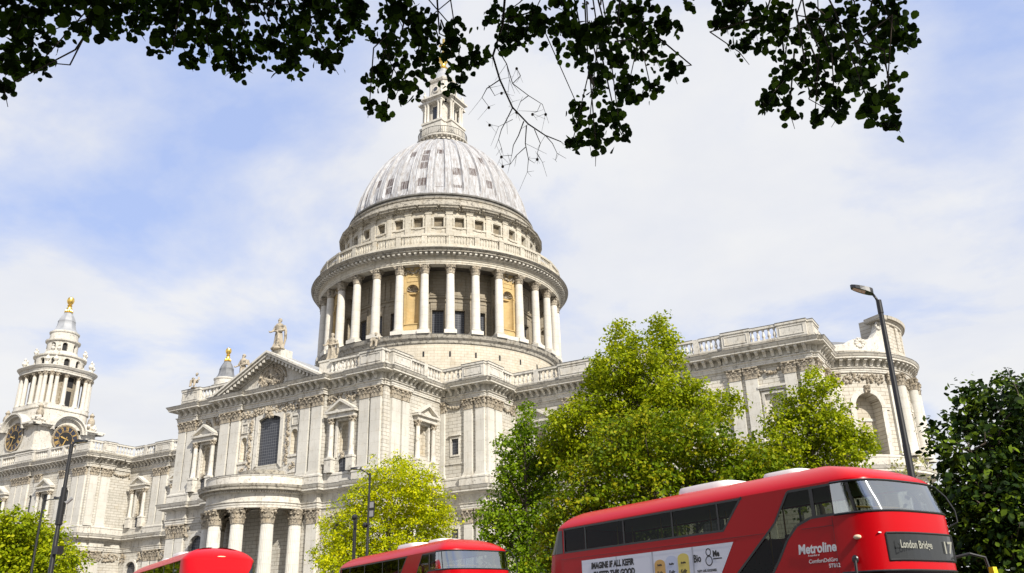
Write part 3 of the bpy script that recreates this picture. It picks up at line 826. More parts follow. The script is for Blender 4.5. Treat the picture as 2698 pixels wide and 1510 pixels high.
# apse attic, scrolls and half-dome
mb = MB(); mb.lathe([(7.6, 31.0), (9.95, 31.0), (9.95, 32.45), (9.8, 32.55)], APC[0], APC[1], 40, a0, -a0); mb.build('apse_parapet', M['trim'], CATH, True, 30)
mb = MB(); A1 = math.radians(27); mb.lathe([(6.8, 31.2), (10.4, 31.2), (10.4, 32.2), (10.2, 32.3), (10.2, 35.3), (10.4, 35.4), (10.45, 35.7), (10.85, 35.95), (10.95, 36.3), (6.8, 36.55)], APC[0], APC[1], 24, -A1, A1)
for a in (-A1, A1):
    c, s_ = math.cos(a), math.sin(a); mb.add([(APC[0]+r_*c, APC[1]+r_*s_, z) for r_, z in ((6.8, 31.2), (10.4, 31.2), (10.4, 32.2), (10.2, 32.3), (10.2, 35.3), (10.95, 36.2), (6.8, 36.55))], [tuple(range(7))])
for deg in (-24.5, -12, 0, 12, 24.5): mb.box(pa, math.radians(deg)*APR-.45, math.radians(deg)*APR+.45, -.6, .06, 32.3, 35.35)
for s_ in (-1, 1):
    q = sorted((s_*math.radians(27)*APR, s_*math.radians(34)*APR)); mb.box(pa, q[0], q[1], -2.0, .5, 35.8, 36.35)
at = mb.build('apse_attic', M['apse'], CATH)
for s in (-1, 1):
    sb = MB(); pts = [(-62, 32.5), (-58, 32.9), (-53, 33.2), (-48, 33.1), (-43, 33.2), (-38, 33.6), (-34.5, 34.2), (-32, 34.9), (-30, 35.6), (-27, 35.9)]
    for (d0_, z0_), (d1_, z1_) in zip(pts, pts[1:]):
        for rr in ((-1.3, -.4),):
            q = [math.radians(-s*d0_*-1)*APR, math.radians(-s*d1_*-1)*APR]
            q = [s*-1*math.radians(abs(d0_))*APR*-1 if s > 0 else -math.radians(abs(d0_))*APR, math.radians(abs(d1_))*APR if s > 0 else -math.radians(abs(d1_))*APR]
            vs = [pa(q[0], rr[0], 31.9), pa(q[1], rr[0], 31.9), pa(q[1], rr[1], 31.9), pa(q[0], rr[1], 31.9), pa(q[0], rr[0], z0_), pa(q[1], rr[0], z1_), pa(q[1], rr[1], z1_), pa(q[0], rr[1], z0_)]
            sb.add(vs, [(4, 5, 6, 7), (0, 1, 5, 4), (3, 2, 6, 7), (0, 3, 7, 4), (1, 2, 6, 5)])
    for k in range(16):
        t = k/16*2*PI*1.6; r_ = .62-.3*k/16; uu = s*math.radians(50)*APR; sb.ball(pa(uu+r_*math.cos(t), -.4, 32.65+r_*math.sin(t)*1.0), .2, 6, 4)
        t2 = k/16*2*PI*1.4; uu = s*math.radians(31.5)*APR; sb.ball(pa(uu+.4*math.cos(t2), -.35, 35.1+.4*math.sin(t2)), .15, 6, 4)
    for k in range(10): sb.ball(pa(s*math.radians(57-k*1.6)*APR, -.62, 32.5+.2*math.sin(k)), .15, 6, 4)
    sb.build('scroll', M['trim'], at)
mb = MB(); mb.lathe([(9.2, 31.4), (9.0, 32.2), (7.6, 33.4), (5, 34.4), (2.4, 34.9), (0.02, 35.0)], APC[0], APC[1], 32, -PI/2, PI/2); mb.build('apse_roof', M['leaddark'], CATH, True)
# roofs behind the parapets
mb = MB(); I = lambda u, d, z: (u, d, z)
mb.box(I, -92, xC-.6, yN+.8, -yN-.8, 29.5, 31.3); mb.box(I, -xT+.6, xT-.6, yT+.6, -yT-.6, 29.5, 31.25); mb.box(I, -xB+.6, xB-.6, yB+.6, -yB-.6, 29.5, 31.2); mb.box(I, -92, xW-.6, yWc+.6, -yWc-.6, 29.5, 31.1)
mb.build('roof', M['roof'], CATH)

# ---- semicircular portico of the south transept
PCX, PCY, PR = 0.0, -36.9, 6.55
mb = MB(); mb.lathe([(PR-.75, 15.3), (PR+.12, 15.3), (PR+.12, 15.6), (PR+.18, 15.62), (PR+.18, 15.84), (PR+.3, 15.92), (PR+.3, 15.98), (PR+.1, 16.0), (PR+.1, 16.95), (PR+.3, 17.02)], PCX, PCY, 56, PI, 2*PI)
por = mb.build('portico', M['trim'], CATH, True, 30)
mb = MB(); mb.lathe([(PR+.3, 17.02), (PR+.45, 17.12), (PR+.62, 17.2), (PR+.62, 17.26), (PR+1.0, 17.3), (PR+1.0, 17.55), (PR+1.08, 17.6), (PR+1.2, 17.84), (PR+1.2, 17.9), (PR+.3, 18.0)], PCX, PCY, 56, PI, 2*PI); mb.build('portico_cornice', M['sooty'], por, True, 30)
mb = MB(); mb.lathe([(PR+.3, 17.98), (PR+.25, 18.85), (PR+.32, 18.9), (PR+.32, 19.02), (PR-.4, 19.05), (PR-.4, 18.6)], PCX, PCY, 56, PI, 2*PI); mb.build('portico_parapet', M['trim'], por, True, 30)
mb = MB(); mb.lathe([(PR+.34, 19.0), (PR+.34, 19.07), (PR-.4, 19.08)], PCX, PCY, 56, PI, 2*PI); mb.build('coping', M['flashing'], por)
mb = MB(); mb.lathe([(PR-.3, 18.6), (4.1, 18.9), (4.1, 19.35), (3.6, 19.4), (3.6, 19.8), (3.1, 19.85), (3.1, 20.2), (2.4, 20.35), (1.2, 20.6), (0.02, 20.7)], PCX, PCY, 40, PI, 2*PI); mb.build('stepped_roof', M['sooty'], por, True, 30)
mb = MB(); mb.lathe([(PR-.75, 15.3), (PR-.75, 16.2), (.02, 16.3)], PCX, PCY, 40, PI, 2*PI); mb.build('portico_ceiling', M['near_black'], por)
mb = MB()
for i in range(78):
    a = PI+PI*(i+.5)/78; ca, sa = math.cos(a), math.sin(a); k = lambda u, d, z: (PCX+(PR+d)*ca-u*sa, PCY+(PR+d)*sa+u*ca, z)
    mb.box(k, -.08, .08, .1, .56, 17.0, 17.16)
tag(mb.build('dentils', M['trim'], por), kind='stuff')
colm = MB(); flute = lambda a, r, z: r*(1-.045*max(0.0, math.cos(a*20))**.7) if 1.0 < z < 13.5 else r
colm.lathe([(1.12, 0), (1.12, .3), (1.0, .35), (1.02, .7), (.86, .85), (.84, 1.2), (.83, 5), (.72, 13.4), (.70, 13.45), (.76, 13.5), (.76, 13.62)], 0, 0, 80, mod=flute)
pc = colm.build('column', M['shaft'], CATH, True, 30); cb = MB(); cap_round(cb, .74, 13.62, 15.3); cb.build('capital', M['carved'], pc)
for i, deg in enumerate((192.5, 225, 257.5, 290, 322, 354)):
    loc = (PCX+(PR-.45)*math.cos(math.radians(deg)), PCY+(PR-.45)*math.sin(math.radians(deg)), 0)
    o = pc if i == 0 else dup(pc, parent=CATH); o.location = loc; o.rotation_euler = (0, 0, math.radians(deg))
mb = MB(); mb.lathe([(PR+1.2, -1), (PR+1.2, .0), (PR+.9, .0), (PR+.9, 0.02), (.05, .02)], PCX, PCY, 40, PI, 2*PI); mb.build('portico_steps', M['trim'], por)
# ------------------------------------------------------------------ drum, peristyle, attic, dome, lantern (axis at the origin)
mb = MB(); mb.lathe([(19.4, 28), (19.55, 40.6)], n=128); mb.build('podium', M['cream'], CATH, True, 30)
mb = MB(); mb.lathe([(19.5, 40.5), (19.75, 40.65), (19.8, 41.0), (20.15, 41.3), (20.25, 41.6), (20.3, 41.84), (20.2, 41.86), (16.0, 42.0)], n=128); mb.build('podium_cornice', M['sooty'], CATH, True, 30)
for k in range(32):
    a = 2*PI*(k+.5)/32; q = polar(0, 0, 19.55); mb = MB(); mb.box(q, a*19.55-.13, a*19.55+.13, -.2, .02, 38.6, 39.4); mb.build('drain_slot', M['void'], CATH)
# inner drum wall with 24 tall windows between eight solid piers
pd = polar(0, 0, 16.6); BAY = 2*PI/32
hs = []
for k in range(32):
    if k % 4 == 2: continue
    hs.append(hole(k*BAY*16.6, 1.75, 42.2, 46.8, depth=.45))
allh = sorted(hs, key=lambda h: h['uc'])
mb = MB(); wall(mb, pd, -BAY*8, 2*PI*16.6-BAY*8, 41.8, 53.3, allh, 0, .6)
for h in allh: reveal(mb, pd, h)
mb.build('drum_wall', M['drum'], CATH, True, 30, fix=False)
for h in allh:
    o = window(pd, h, 0, 'drum_window'); u = h['uc']
    fb = MB(); ring_frame(fb, pd, h, 0, .2, .1); fb.box(pd, u-1.1, u+1.1, 0, .14, 46.95, 48.05); fb.box(pd, u-1.25, u+1.25, 0, .25, 48.05, 48.25)
    for q in ((-1.2, 1.2, 49.2, 49.35), (-1.2, 1.2, 52.0, 52.15), (-1.2, -1.05, 49.35, 52.0), (1.05, 1.2, 49.35, 52.0)): fb.box(pd, u+q[0], u+q[1], 0, .12, q[2], q[3])
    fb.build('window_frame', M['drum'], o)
mb = MB(); mb.lathe([(16.5, 48.7), (16.8, 48.75), (16.85, 48.95), (16.5, 49.0)], n=96); mb.build('drum_string_course', M['drum'], CATH)
# columns of the peristyle
RC = 19.6
colm = MB(); colm.box(lambda u, d, z: (u, d, z), -.92, .92, -.92, .92, 41.9, 42.45)
colm.lathe([(.9, 42.45), (.92, 42.6), (.78, 42.68), (.82, 42.8), (.68, 42.9), (.66, 44), (.655, 46.5), (.58, 51.4), (.57, 51.45)], 0, 0, 24)
pcol = colm.build('column', M['column'], CATH, True, 40); cb = MB(); cap_round(cb, .58, 51.5, 52.85); cb.build('capital', M['carved'], pcol)
for k in range(32):
    a = (k+.5)*BAY; o = pcol if k == 0 else dup(pcol, parent=CATH); o.location = (RC*math.cos(a), RC*math.sin(a), 0); o.rotation_euler = (0, 0, a)
# solid piers with shell-headed niches
pf = polar(0, 0, 19.15); hw = 1.52
h = hole(0, 1.9, 43.9, 49.1, 'arch'); mb = MB(); wall(mb, pf, -hw, hw, 42.4, 52.9, [h], 0, .5); niche(mb, pf, h, 0, .9)
pier = mb.build('niche_pier', M['ochre'], CATH, True, 30, fix=False)
mb = MB()
for s in (-1, 1):
    def sd(u, d, z, s=s):                                   # radial flank of the pier: u inwards from the front, d sideways
        a = s*(hw+.0)/19.15; return ((19.15-u)*math.cos(a)-s*d*math.sin(a)*1.0, (19.15-u)*math.sin(a)+s*d*math.cos(a), z)
    hf = hole(1.35, 1.15, 42.4, 47.0, 'arch', depth=.6); ho = dict(uc=1.35, us=[1.35-.55*math.cos(PI*i/10) for i in range(11)], bot=lambda u: 50.2-math.sqrt(max(0, .3025-(u-1.35)**2)), top=lambda u: 50.2+math.sqrt(max(0, .3025-(u-1.35)**2)), depth=.4)
    wall(mb, sd, 0, 2.7, 41.9, 52.9, [hf, ho], 0)
    for q in (hf, ho): reveal(mb, sd, q); pane(mb, sd, q, -q['depth'])
    for (ua, ub, da, za, zb) in ((.45, .78, .14, 46.6, 47.2), (1.92, 2.25, .14, 46.6, 47.2), (.5, .74, .08, 42.4, 46.6), (1.96, 2.2, .08, 42.4, 46.6)): mb.box(sd, ua, ub, 0, da, za, zb)
    for i in range(10):
        t0, t1 = PI*i/10, PI*(i+1)/10; P = lambda r, t, d: sd(1.35-r*math.cos(t), d, 47.2+r*math.sin(t))
        mb.quad(P(.62, t0, .12), P(.62, t1, .12), P(.85, t1, .12), P(.85, t0, .12)); mb.quad(P(.85, t0, .12), P(.85, t1, .12), P(.85, t1, 0), P(.85, t0, 0))
mb.build('pier_flank', M['drum'], pier, fix=False)
mb = MB(); mb.box(pf, -2.6, 2.6, -1.0, 1.28, 41.9, 42.5); mb.build('pier_base', M['column'], pier)
mb = MB(); ring_frame(mb, pf, h, 0, .3, .12)
for s in (-1, 1): q = sorted((s*.95, s*1.5)); mb.box(pf, q[0], q[1], 0, .2, 48.75, 48.95); mb.box(pf, q[0], q[1], 0, .13, 48.45, 48.75)
mb.box(pf, -.95, .95, -.75, -.5, 48.75, 49.0); mb.box(pf, -1.15, 1.15, 0, .14, 43.75, 43.88)
for q in ((-.85, .85, 51.25, 51.35), (-.85, .85, 50.55, 50.65), (-.85, -.75, 50.65, 51.25), (.75, .85, 50.65, 51.25)): mb.box(pf, q[0], q[1], 0, .08, q[2], q[3])
mb.build('niche_frame', M['ochre'], pier)
mb = MB()
for i in range(7):
    t = PI*(i+.5)/7; mb.tube([pf(0, -.72, 49.12), pf(-.5*math.cos(t), -.62, 49.12+.5*math.sin(t)), pf(-.9*math.cos(t), -.10, 49.1+.9*math.sin(t))], [.03, .07, .10], 6)
mb.build('shell', M['carved'], pier)
mb = MB(); garland(mb, pf, -1.0, 1.0, .05, 52.4, .45, .15, rng, 9); carving(mb, pf, -.2, .2, 52.3, 52.7, .05, 6, .14, rng); mb.build('garland', M['carved'], pier, fix=False)
for k in range(8):
    a = (4*k+2)*BAY; o = pier if k == 0 else dup(pier, parent=CATH); o.rotation_euler = (0, 0, a)
# entablature of the peristyle and the gallery above it
mb = MB(); mb.lathe([(16.5, 53.2), (18.85, 52.95)], n=96); mb.build('peristyle_ceiling', M['near_black'], CATH)
mb = MB(); mb.lathe([(18.8, 53.0), (18.9, 52.88), (20.35, 52.85), (20.35, 53.1), (20.42, 53.11), (20.42, 53.38), (20.55, 53.46), (20.55, 53.52), (20.36, 53.55), (20.36, 54.12), (20.55, 54.16), (20.6, 54.2), (20.6, 54.22)], n=160)
mb.build('peristyle_entablature', M['attic'], CATH, True, 30)
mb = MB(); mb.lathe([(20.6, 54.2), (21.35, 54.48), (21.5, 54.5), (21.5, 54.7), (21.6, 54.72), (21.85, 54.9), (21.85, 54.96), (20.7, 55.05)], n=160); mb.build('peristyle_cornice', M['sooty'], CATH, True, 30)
mb = MB(); mb.lathe([(21.87, 54.92), (21.88, 54.99), (20.7, 55.08)], n=160); mb.build('lead_flashing', M['flashing'], CATH)
mb = MB(); mb.lathe([(20.31, 41.8), (20.32, 41.88), (19.0, 41.95)], n=128); mb.build('lead_flashing', M['flashing'], CATH)
mb = MB(); q = polar(0, 0, 20.6)
for k in range(160):
    u = 2*PI*20.6*k/160; mb.box(q, u-.17, u+.17, -.05, .72, 54.18, 54.44)
tag(mb.build('modillions', M['trim'], CATH), kind='stuff')
mb = MB(); mb.lathe([(20.75, 55.0), (20.75, 55.85), (20.55, 55.9), (20.2, 55.95), (15, 56.0)], n=160); mb.build('gallery_floor', M['attic'], CATH, True, 30)
RB = 20.6; qb = polar(0, 0, RB); L = BAY*RB; pr = baluster_prof(56.0, 57.35, .17)
bal = MB(); bal.box(qb, -L/2+.38, L/2-.38, -.34, -.02, 55.85, 56.02)
for i in range(4): bal.box(qb, -L/2+.38+(L-.76)*i/4, -L/2+.38+(L-.76)*(i+1)/4, -.40, .04, 57.35, 57.72)
for i in range(7):
    c = qb(-L/2+.38+(L-.76)*(i+.5)/7, -.18, 0); bal.lathe(pr, c[0], c[1], 8)
balo = bal.build('balustrade', M['attic'], CATH, True, 40)
pdm = MB(); pdm.box(qb, -.4, .4, -.45, .05, 55.85, 57.4); pdm.box(qb, -.45, .45, -.5, .1, 57.4, 57.74); pdo = pdm.build('parapet_pedestal', M['attic'], CATH)
for k in range(32):
    o = balo if k == 0 else dup(balo, parent=CATH); o.rotation_euler = (0, 0, k*BAY)
    o = pdo if k == 0 else dup(pdo, parent=CATH); o.rotation_euler = (0, 0, (k+.5)*BAY)
# attic storey
RA = 16.55; pat = polar(0, 0, RA); hs = [hole(k*BAY*RA, 1.5, 60.75, 62.4, depth=.5) for k in range(32)]
mb = MB(); wall(mb, pat, -BAY*RA/2, 2*PI*RA-BAY*RA/2, 55.5, 63.6, hs, 0, .6)
for h in hs: reveal(mb, pat, h)
mb.build('attic_wall', M['attic'], CATH, True, 30, fix=False)
mb = MB(); pane(mb, pat, hs[0], -.5); wo_ = mb.build('attic_window', M['boarded'], CATH, fix=False)
fb = MB(); ring_frame(fb, pat, hs[0], 0, .26, .12, True)
for sz, z in ((1, 62.55), (-1, 60.6)): fb.box(pat, -.55, .55, 0, .14, z, z+.22) if sz > 0 else fb.box(pat, -.5, .5, 0, .14, z-.2, z)
for s in (-1, 1): q = sorted((s*.95, s*1.2)); fb.box(pat, q[0], q[1], 0, .12, 62.2, 62.66); fb.box(pat, q[0], q[1], 0, .12, 60.5, 60.9)
fb.build('window_frame', M['attic'], wo_)
pm = MB(); pm.box(pat, -.48, .48, -.02, .22, 55.9, 62.9); pm.box(pat, -.58, .58, -.02, .3, 62.9, 63.05); pm.box(pat, -.52, .52, -.02, .26, 63.05, 63.25); pm.box(pat, -.6, .6, -.02, .34, 63.25, 63.4)
pmo = pm.build('attic_pilaster', M['attic'], CATH)
for k in range(32):
    o = wo_ if k == 0 else dup(wo_, parent=CATH); o.rotation_euler = (0, 0, k*BAY)
    o = pmo if k == 0 else dup(pmo, parent=CATH); o.rotation_euler = (0, 0, (k+.5)*BAY)
path = []
for k in range(32):
    for da, r in ((-BAY/2-.05, RA+.32), (-BAY/2+.05, RA+.32), (-BAY/2+.051, RA), (-BAY/6, RA), (BAY/6, RA), (BAY/2-.051, RA)):
        a = k*BAY+da; path.append((r*math.cos(a), r*math.sin(a)))
path = path[::1]
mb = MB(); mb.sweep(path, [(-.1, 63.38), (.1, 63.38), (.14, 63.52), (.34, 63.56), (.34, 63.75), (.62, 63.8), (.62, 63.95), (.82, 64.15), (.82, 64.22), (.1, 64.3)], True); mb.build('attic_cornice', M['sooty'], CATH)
mb = MB(); q = polar(0, 0, RA)
for k in range(256): u = 2*PI*RA*k/256; mb.box(q, u-.1, u+.1, .1, .48, 63.55, 63.76)
tag(mb.build('dentils', M['attic'], CATH), kind='stuff')
mb = MB(); mb.lathe([(16.2, 66.1), (16.05, 66.6), (16.3, 66.7), (16.3, 66.95), (15.3, 67.1)], n=160); mb.build('dome_ring', M['flashing'], CATH, True, 25)
mb = MB(); mb.lathe([(17.2, 64.2), (16.85, 64.3), (16.75, 65.0), (16.6, 65.3), (16.45, 65.4), (16.4, 65.75), (16.55, 65.85), (16.6, 66.05), (16.15, 66.15)], n=160); mb.build('dome_base', M['sooty'], CATH, True, 25)
# the outer dome: broad ribs, sunk panels with rounded feet
def dome_r(z): q = (z-67.0)/17.75; return 15.6*math.sqrt(max(0.0, 1-q**1.6))
NT_, NZ = 32*16, 56
vs = []; zs = [67.0+18.2*math.sin(PI/2*i/NZ)**.92 if False else 67.0+17.45*(i/NZ)**.9 for i in range(NZ+1)]
for i in range(NT_):
    a = 2*PI*i/NT_; f = abs(((i/16+.5) % 1)-.5)
    for z in zs:
        r = dome_r(z); wbay = r*BAY; du = f*wbay; half = min(.29*wbay, .95)
        zb = 68.45; dist = (half-du) if z > zb else half-math.hypot(du, z-zb)
        top = 1.0 if z < 82.3 else max(0, (83.4-z)/1.1)
        k = min(1.0, max(0.0, dist/.10))
        bead = math.exp(-((dist)/.16)**2)*.13
        r2_ = r+bead*top-.34*k*top
        # a roll down the middle of each rib
        g = abs(f-.5)*wbay; r2_ += .10*max(0.0, 1-(g/.28)**2)
        vs.append((r2_*math.cos(a), r2_*math.sin(a), z))
p = NZ+1; fs = []
for i in range(NT_):
    j = (i+1) % NT_
    for q in range(NZ): fs.append((i*p+q, j*p+q, j*p+q+1, i*p+q+1))
mb = MB(); mb.add(vs, fs); mb.build('dome', M['dome'], CATH, True, 35)
# ---- lantern
lan = None
mb = MB(); mb.lathe([(4.75, 84.0), (4.3, 84.3), (4.25, 84.85), (4.75, 84.95), (4.8, 85.2), (4.65, 85.3), (2, 85.35)], n=64); lan = mb.build('lantern', M['trim'], CATH, True, 30)
mb = MB(); q = polar(0, 0, 4.25)
for k in range(32): u = 2*PI*4.25*k/32; mb.box(q, u-.12, u+.12, 0, .46, 84.45, 84.93)
tag(mb.build('modillions', M['sooty'], lan), kind='stuff')
mb = MB()
for k in range(72): a = 2*PI*k/72; mb.tube([(4.5*math.cos(a), 4.5*math.sin(a), 85.3), (4.5*math.cos(a), 4.5*math.sin(a), 86.8)], .045 if k % 6 else .08, 4)
for z, r in ((86.8, .055), (85.5, .035)): mb.tube([(4.5*math.cos(2*PI*k/64), 4.5*math.sin(2*PI*k/64), z) for k in range(65)], r, 5, False)
mb.build('railing', M['iron'], lan)
sq = lambda h, c: [(h-c, -h), (h, -h+c), (h, h-c), (h-c, h), (-h+c, h), (-h, h-c), (-h, -h+c), (-h+c, -h)]
mb = MB()
for pth, prof in ((sq(2.9, 1.25), [(0, 85.3), (0, 88.4), (.15, 88.5), (.15, 88.75), (-.6, 88.8)]), (sq(2.35, 1.15), [(0, 88.6), (0, 93.1)]),
                  (sq(2.15, .7), [(.2, 94.0), (.2, 94.3), (0, 94.35), (0, 98.0), (.2, 98.1), (.35, 98.45), (.35, 98.6), (-1.2, 98.9)])): mb.sweep(pth, [(-d, z) for d, z in prof] if False else prof, True)
mb.build('lantern_core', M['trim'], lan)
for k in range(4):
    mk = lambda u, d, z, k=k: ((u*math.cos(k*PI/2)+(2.35+d)*math.sin(k*PI/2)), (u*math.sin(k*PI/2)-(2.35+d)*math.cos(k*PI/2)), z)
    mb = MB(); mb.box(mk, -2.15, 2.15, .0, 1.15, 85.35, 88.35); mb.box(mk, -2.3, 2.3, 0, 1.3, 88.35, 88.75); mb.build('lantern_pedestal', M['trim'], lan); mb = MB()
    mb.box(mk, -2.1, 2.1, 0, 1.1, 92.95, 93.45); mb.box(mk, -2.3, 2.3, 0, 1.3, 93.45, 93.65); mb.box(mk, -2.55, 2.55, 0, 1.55, 93.65, 93.95)
    o = mb.build('lantern_portico', M['trim'], lan)
    for u in (-1.75, -1.15, 1.15, 1.75):
        c = mk(u, .72, 0); cb = MB(); cb.lathe([(.33, 88.75), (.33, 88.9), (.25, 89), (.25, 90), (.21, 92.5), (.3, 92.7), (.36, 92.95)], c[0], c[1], 12); cb.build('column', M['column'], lan, True, 40)
    mb = MB(); mb.box(mk, -.55, .55, 0, .04, 89.0, 92.4); mb.build('window', M['leaded'], lan)
    mb = MB(); c = mk(0, -.17, 96.3)
    for i in range(16):
        t0, t1 = 2*PI*i/16, 2*PI*(i+1)/16; mb.quad(mk(.75*math.cos(t0), .05, 96.3+.75*math.sin(t0)), mk(.75*math.cos(t1), .05, 96.3+.75*math.sin(t1)), mk(.48*math.cos(t1), .12, 96.3+.48*math.sin(t1)), mk(.48*math.cos(t0), .12, 96.3+.48*math.sin(t0)))
    mb.build('oculus_frame', M['trim'], lan, fix=False)
    mb = MB(); mb.add([mk(.5*math.cos(2*PI*i/16), .03, 96.3+.5*math.sin(2*PI*i/16)) for i in range(16)], [tuple(range(16))]); mb.build('oculus', M['leaded'], lan)
    for s in (-1, 1):
        c = mk(s*1.9, .8, 0); ub = MB(); ub.lathe([(.3, 93.95), (.3, 94.25), (.1, 94.35), (.3, 94.75), (.28, 95.0), (.12, 95.25), (.18, 95.45), (.02, 95.8)], c[0], c[1], 10); ub.build('urn', M['trim'], lan, True, 40)
mb = MB(); mb.lathe([(2.3, 98.7), (2.25, 99.0), (2.0, 99.9), (1.3, 100.9), (.9, 101.3), (.9, 101.9), (.02, 102)], n=24); mb.build('lantern_cap', M['roof'], lan, True, 30)
mb = MB(); mb.lathe([(.9, 101.8), (1.05, 102.1), (.6, 102.5), (.5, 103.2), (.85, 103.8), (.55, 104.0)], n=16); mb.ball((0, 0, 104.9), .98, 16, 10)
mb.box(I, -.16, .16, -.16, .16, 105.8, 109.2); mb.box(I, -1.0, 1.0, -.16, .16, 107.7, 108.05); mb.build('ball_and_cross', M['gold'], lan, True, 40)

# ------------------------------------------------------------------ western clock tower (and its twin beyond the nave)
def tower(tx, ty, clocks=True):
    B6 = 6.1; F = lambda k: (lambda u, d, z: (tx+u*math.cos(k*PI/2)+(B6+d)*math.sin(k*PI/2), ty+u*math.sin(k*PI/2)-(B6+d)*math.cos(k*PI/2), z))
    sqr = lambda h: [(tx-h, ty-h), (tx+h, ty-h), (tx+h, ty+h), (tx-h, ty+h)]
    mb = MB(); mb.sweep(sqr(B6), [(0, 29), (0, 34.0), (.25, 34.1), (.25, 34.4), (0, 34.5), (0, 39.1), (-3, 39.1)], True)
    body = mb.build('clock_tower', M['trim'], CATH)
    # cornice broken by an arch over each dial
    mb = MB()
    for k in range(4):
        m = F(k)
        for s in (-1, 1): q = sorted((s*3.15, s*7.35)); mb.box(m, q[0], q[1], -.3, .8, 38.75, 39.0); mb.box(m, q[0], q[1], -.3, 1.2, 39.0, 39.3)
        n = 22
        for i in range(n):
            t0, t1 = PI*i/n, PI*(i+1)/n
            P = lambda r, t, d: m(r*math.cos(t), d, 38.3+r*.92*math.sin(t))
            for ra, rb, dd in ((2.85, 3.25, .7), (3.25, 3.6, 1.15)):
                a, b, c, e = P(ra, t0, dd), P(ra, t1, dd), P(rb, t1, dd), P(rb, t0, dd); mb.quad(a, b, c, e)
                mb.quad(P(ra, t0, dd), P(ra, t1, dd), P(ra, t1, -.5), P(ra, t0, -.5)); mb.quad(P(rb, t0, dd), P(rb, t1, dd), P(rb, t1, -2.5), P(rb, t0, -2.5))
            mb.add([m(0, .0, 38.2), P(2.9, t0, .0), P(2.9, t1, .0)], [(0, 1, 2)])
        for s in (-1, 1):
            for q in range(10): mb.ball(m(s*(5.2+rng.uniform(-.9, .9)), -.4+rng.uniform(-.3, .3), 39.6+rng.uniform(0, .9)), .38, 6, 4, jit=.3, rng=rng)
    mb.build('tower_cornice', M['trim'], body, fix=False)
    for sx in (-1, 1):
        for sy in (-1, 1):
            ub = MB(); ub.lathe([(.9, 39.3), (.7, 40.0), (.25, 40.3), (.7, 41.1), (.6, 41.8), (.3, 42.2), (.5, 42.6), (.05, 43.2)], tx+sx*5.3, ty+sy*5.3, 12); ub.build('urn', M['carved'], body, True, 40)
    if clocks:
        for k in (0, 1):
            m = F(k); zc, R = 37.05, 2.45
            disc = lambda r0, r1, d, n=40: [m_ for m_ in [(r0, r1, d, n)]]
            def annulus(mb, r0, r1, d, n=40):
                for i in range(n):
                    t0, t1 = 2*PI*i/n, 2*PI*(i+1)/n
                    mb.quad(m(r0*math.cos(t0), d, zc+r0*math.sin(t0)), m(r0*math.cos(t1), d, zc+r0*math.sin(t1)), m(r1*math.cos(t1), d, zc+r1*math.sin(t1)), m(r1*math.cos(t0), d, zc+r1*math.sin(t0)))
            rb = MB(); annulus(rb, R, R+.32, .22); 
            for i in range(60): t0 = 2*PI*i/60; rb.ball(m((R+.18)*math.cos(t0), .2, zc+(R+.18)*math.sin(t0)), .16, 6, 4)
            fb = MB(); annulus(fb, 0.01, R, .14); face = fb.build('clock_face', plain('dial_blue_black', (.022, .026, .045), .5), CATH, fix=False); rb.build('dial_surround', M['carved'], face, fix=False)
            gb = MB(); annulus(gb, R-.09, R-.02, .17); annulus(gb, 1.36, 1.42, .17)
            num = ['I', 'II', 'III', 'IIII', 'V', 'VI', 'VII', 'VIII', 'IX', 'X', 'XI', 'XII']
            for i, s in enumerate(num):
                a = PI/2-2*PI*(i+1)/12
                def g(x, y): r = 1.5+y; return m(r*math.cos(a)+x*math.sin(a), .19, zc+r*math.sin(a)-x*math.cos(a))
                wd_ = {'I': .13, 'V': .30, 'X': .32}; tot = sum(wd_[c] for c in s); x = -tot/2
                for c in s:
                    w_ = wd_[c]; xm = x+w_/2; H = .78
                    def bar(x0, x1, th=.04): gb.quad(g(x0-th, 0), g(x0+th, 0), g(x1+th, H), g(x1-th, H))
                    if c == 'I': bar(xm, xm, .045)
                    elif c == 'V': bar(xm, xm-.11); bar(xm, xm+.11, .03)
                    else: bar(xm-.11, xm+.11); bar(xm+.11, xm-.11, .03)
                    x += w_
            gb.build('numerals', M['goldpaint'], face, fix=False)
            hb = MB(); annulus(hb, 0.01, 1.3, .16); hb.build('dial_centre', M['void'], face, fix=False)
            for nm, ang, ln, w_ in (('hour_hand', 90-287, 1.25, .14), ('minute_hand', 90-200, 1.85, .10)):
                a = math.radians(ang); g = lambda x, y: m(y*math.cos(a)+x*math.sin(a), .26, zc+y*math.sin(a)-x*math.cos(a))
                kb = MB(); kb.quad(g(-w_*.6, -.5), g(w_*.6, -.5), g(w_, ln*.7), g(-w_, ln*.7)); kb.add([g(-w_*1.5, ln*.7), g(w_*1.5, ln*.7), g(0, ln)], [(0, 1, 2)]); kb.build(nm, M['goldpaint'], face, fix=False)
    # bowed column stage
    def rose(r_c, r_f, n=96):
        """rounded plan: bows out on the faces and the corners"""
        pts = []
        for i in range(n):
            a = -2*PI*i/n; c4 = math.cos(4*a); r = r_f+(r_c-r_f)*(1-c4)/2
            pts.append((tx+r*math.cos(a), ty+r*math.sin(a)))
        return pts[::-1]
    def sweepc(mb, pts, prof): mb.sweep(pts[::-1], [(-d, z) for d, z in prof], True)
    mb = MB(); mb.sweep(rose(6.6, 5.5), [(0, 39.2), (0, 42.4), (.2, 42.5), (.2, 42.8), (.05, 42.9), (.05, 43.4), (-1.5, 43.45)], True); mb.build('column_stage_base', M['trim'], body, True, 30)
    mb = MB(); mb.sweep(rose(4.4, 4.5), [(0, 43.3), (0, 50.0)], True); core = mb.build('column_stage_core', M['drum'], body, True, 30)
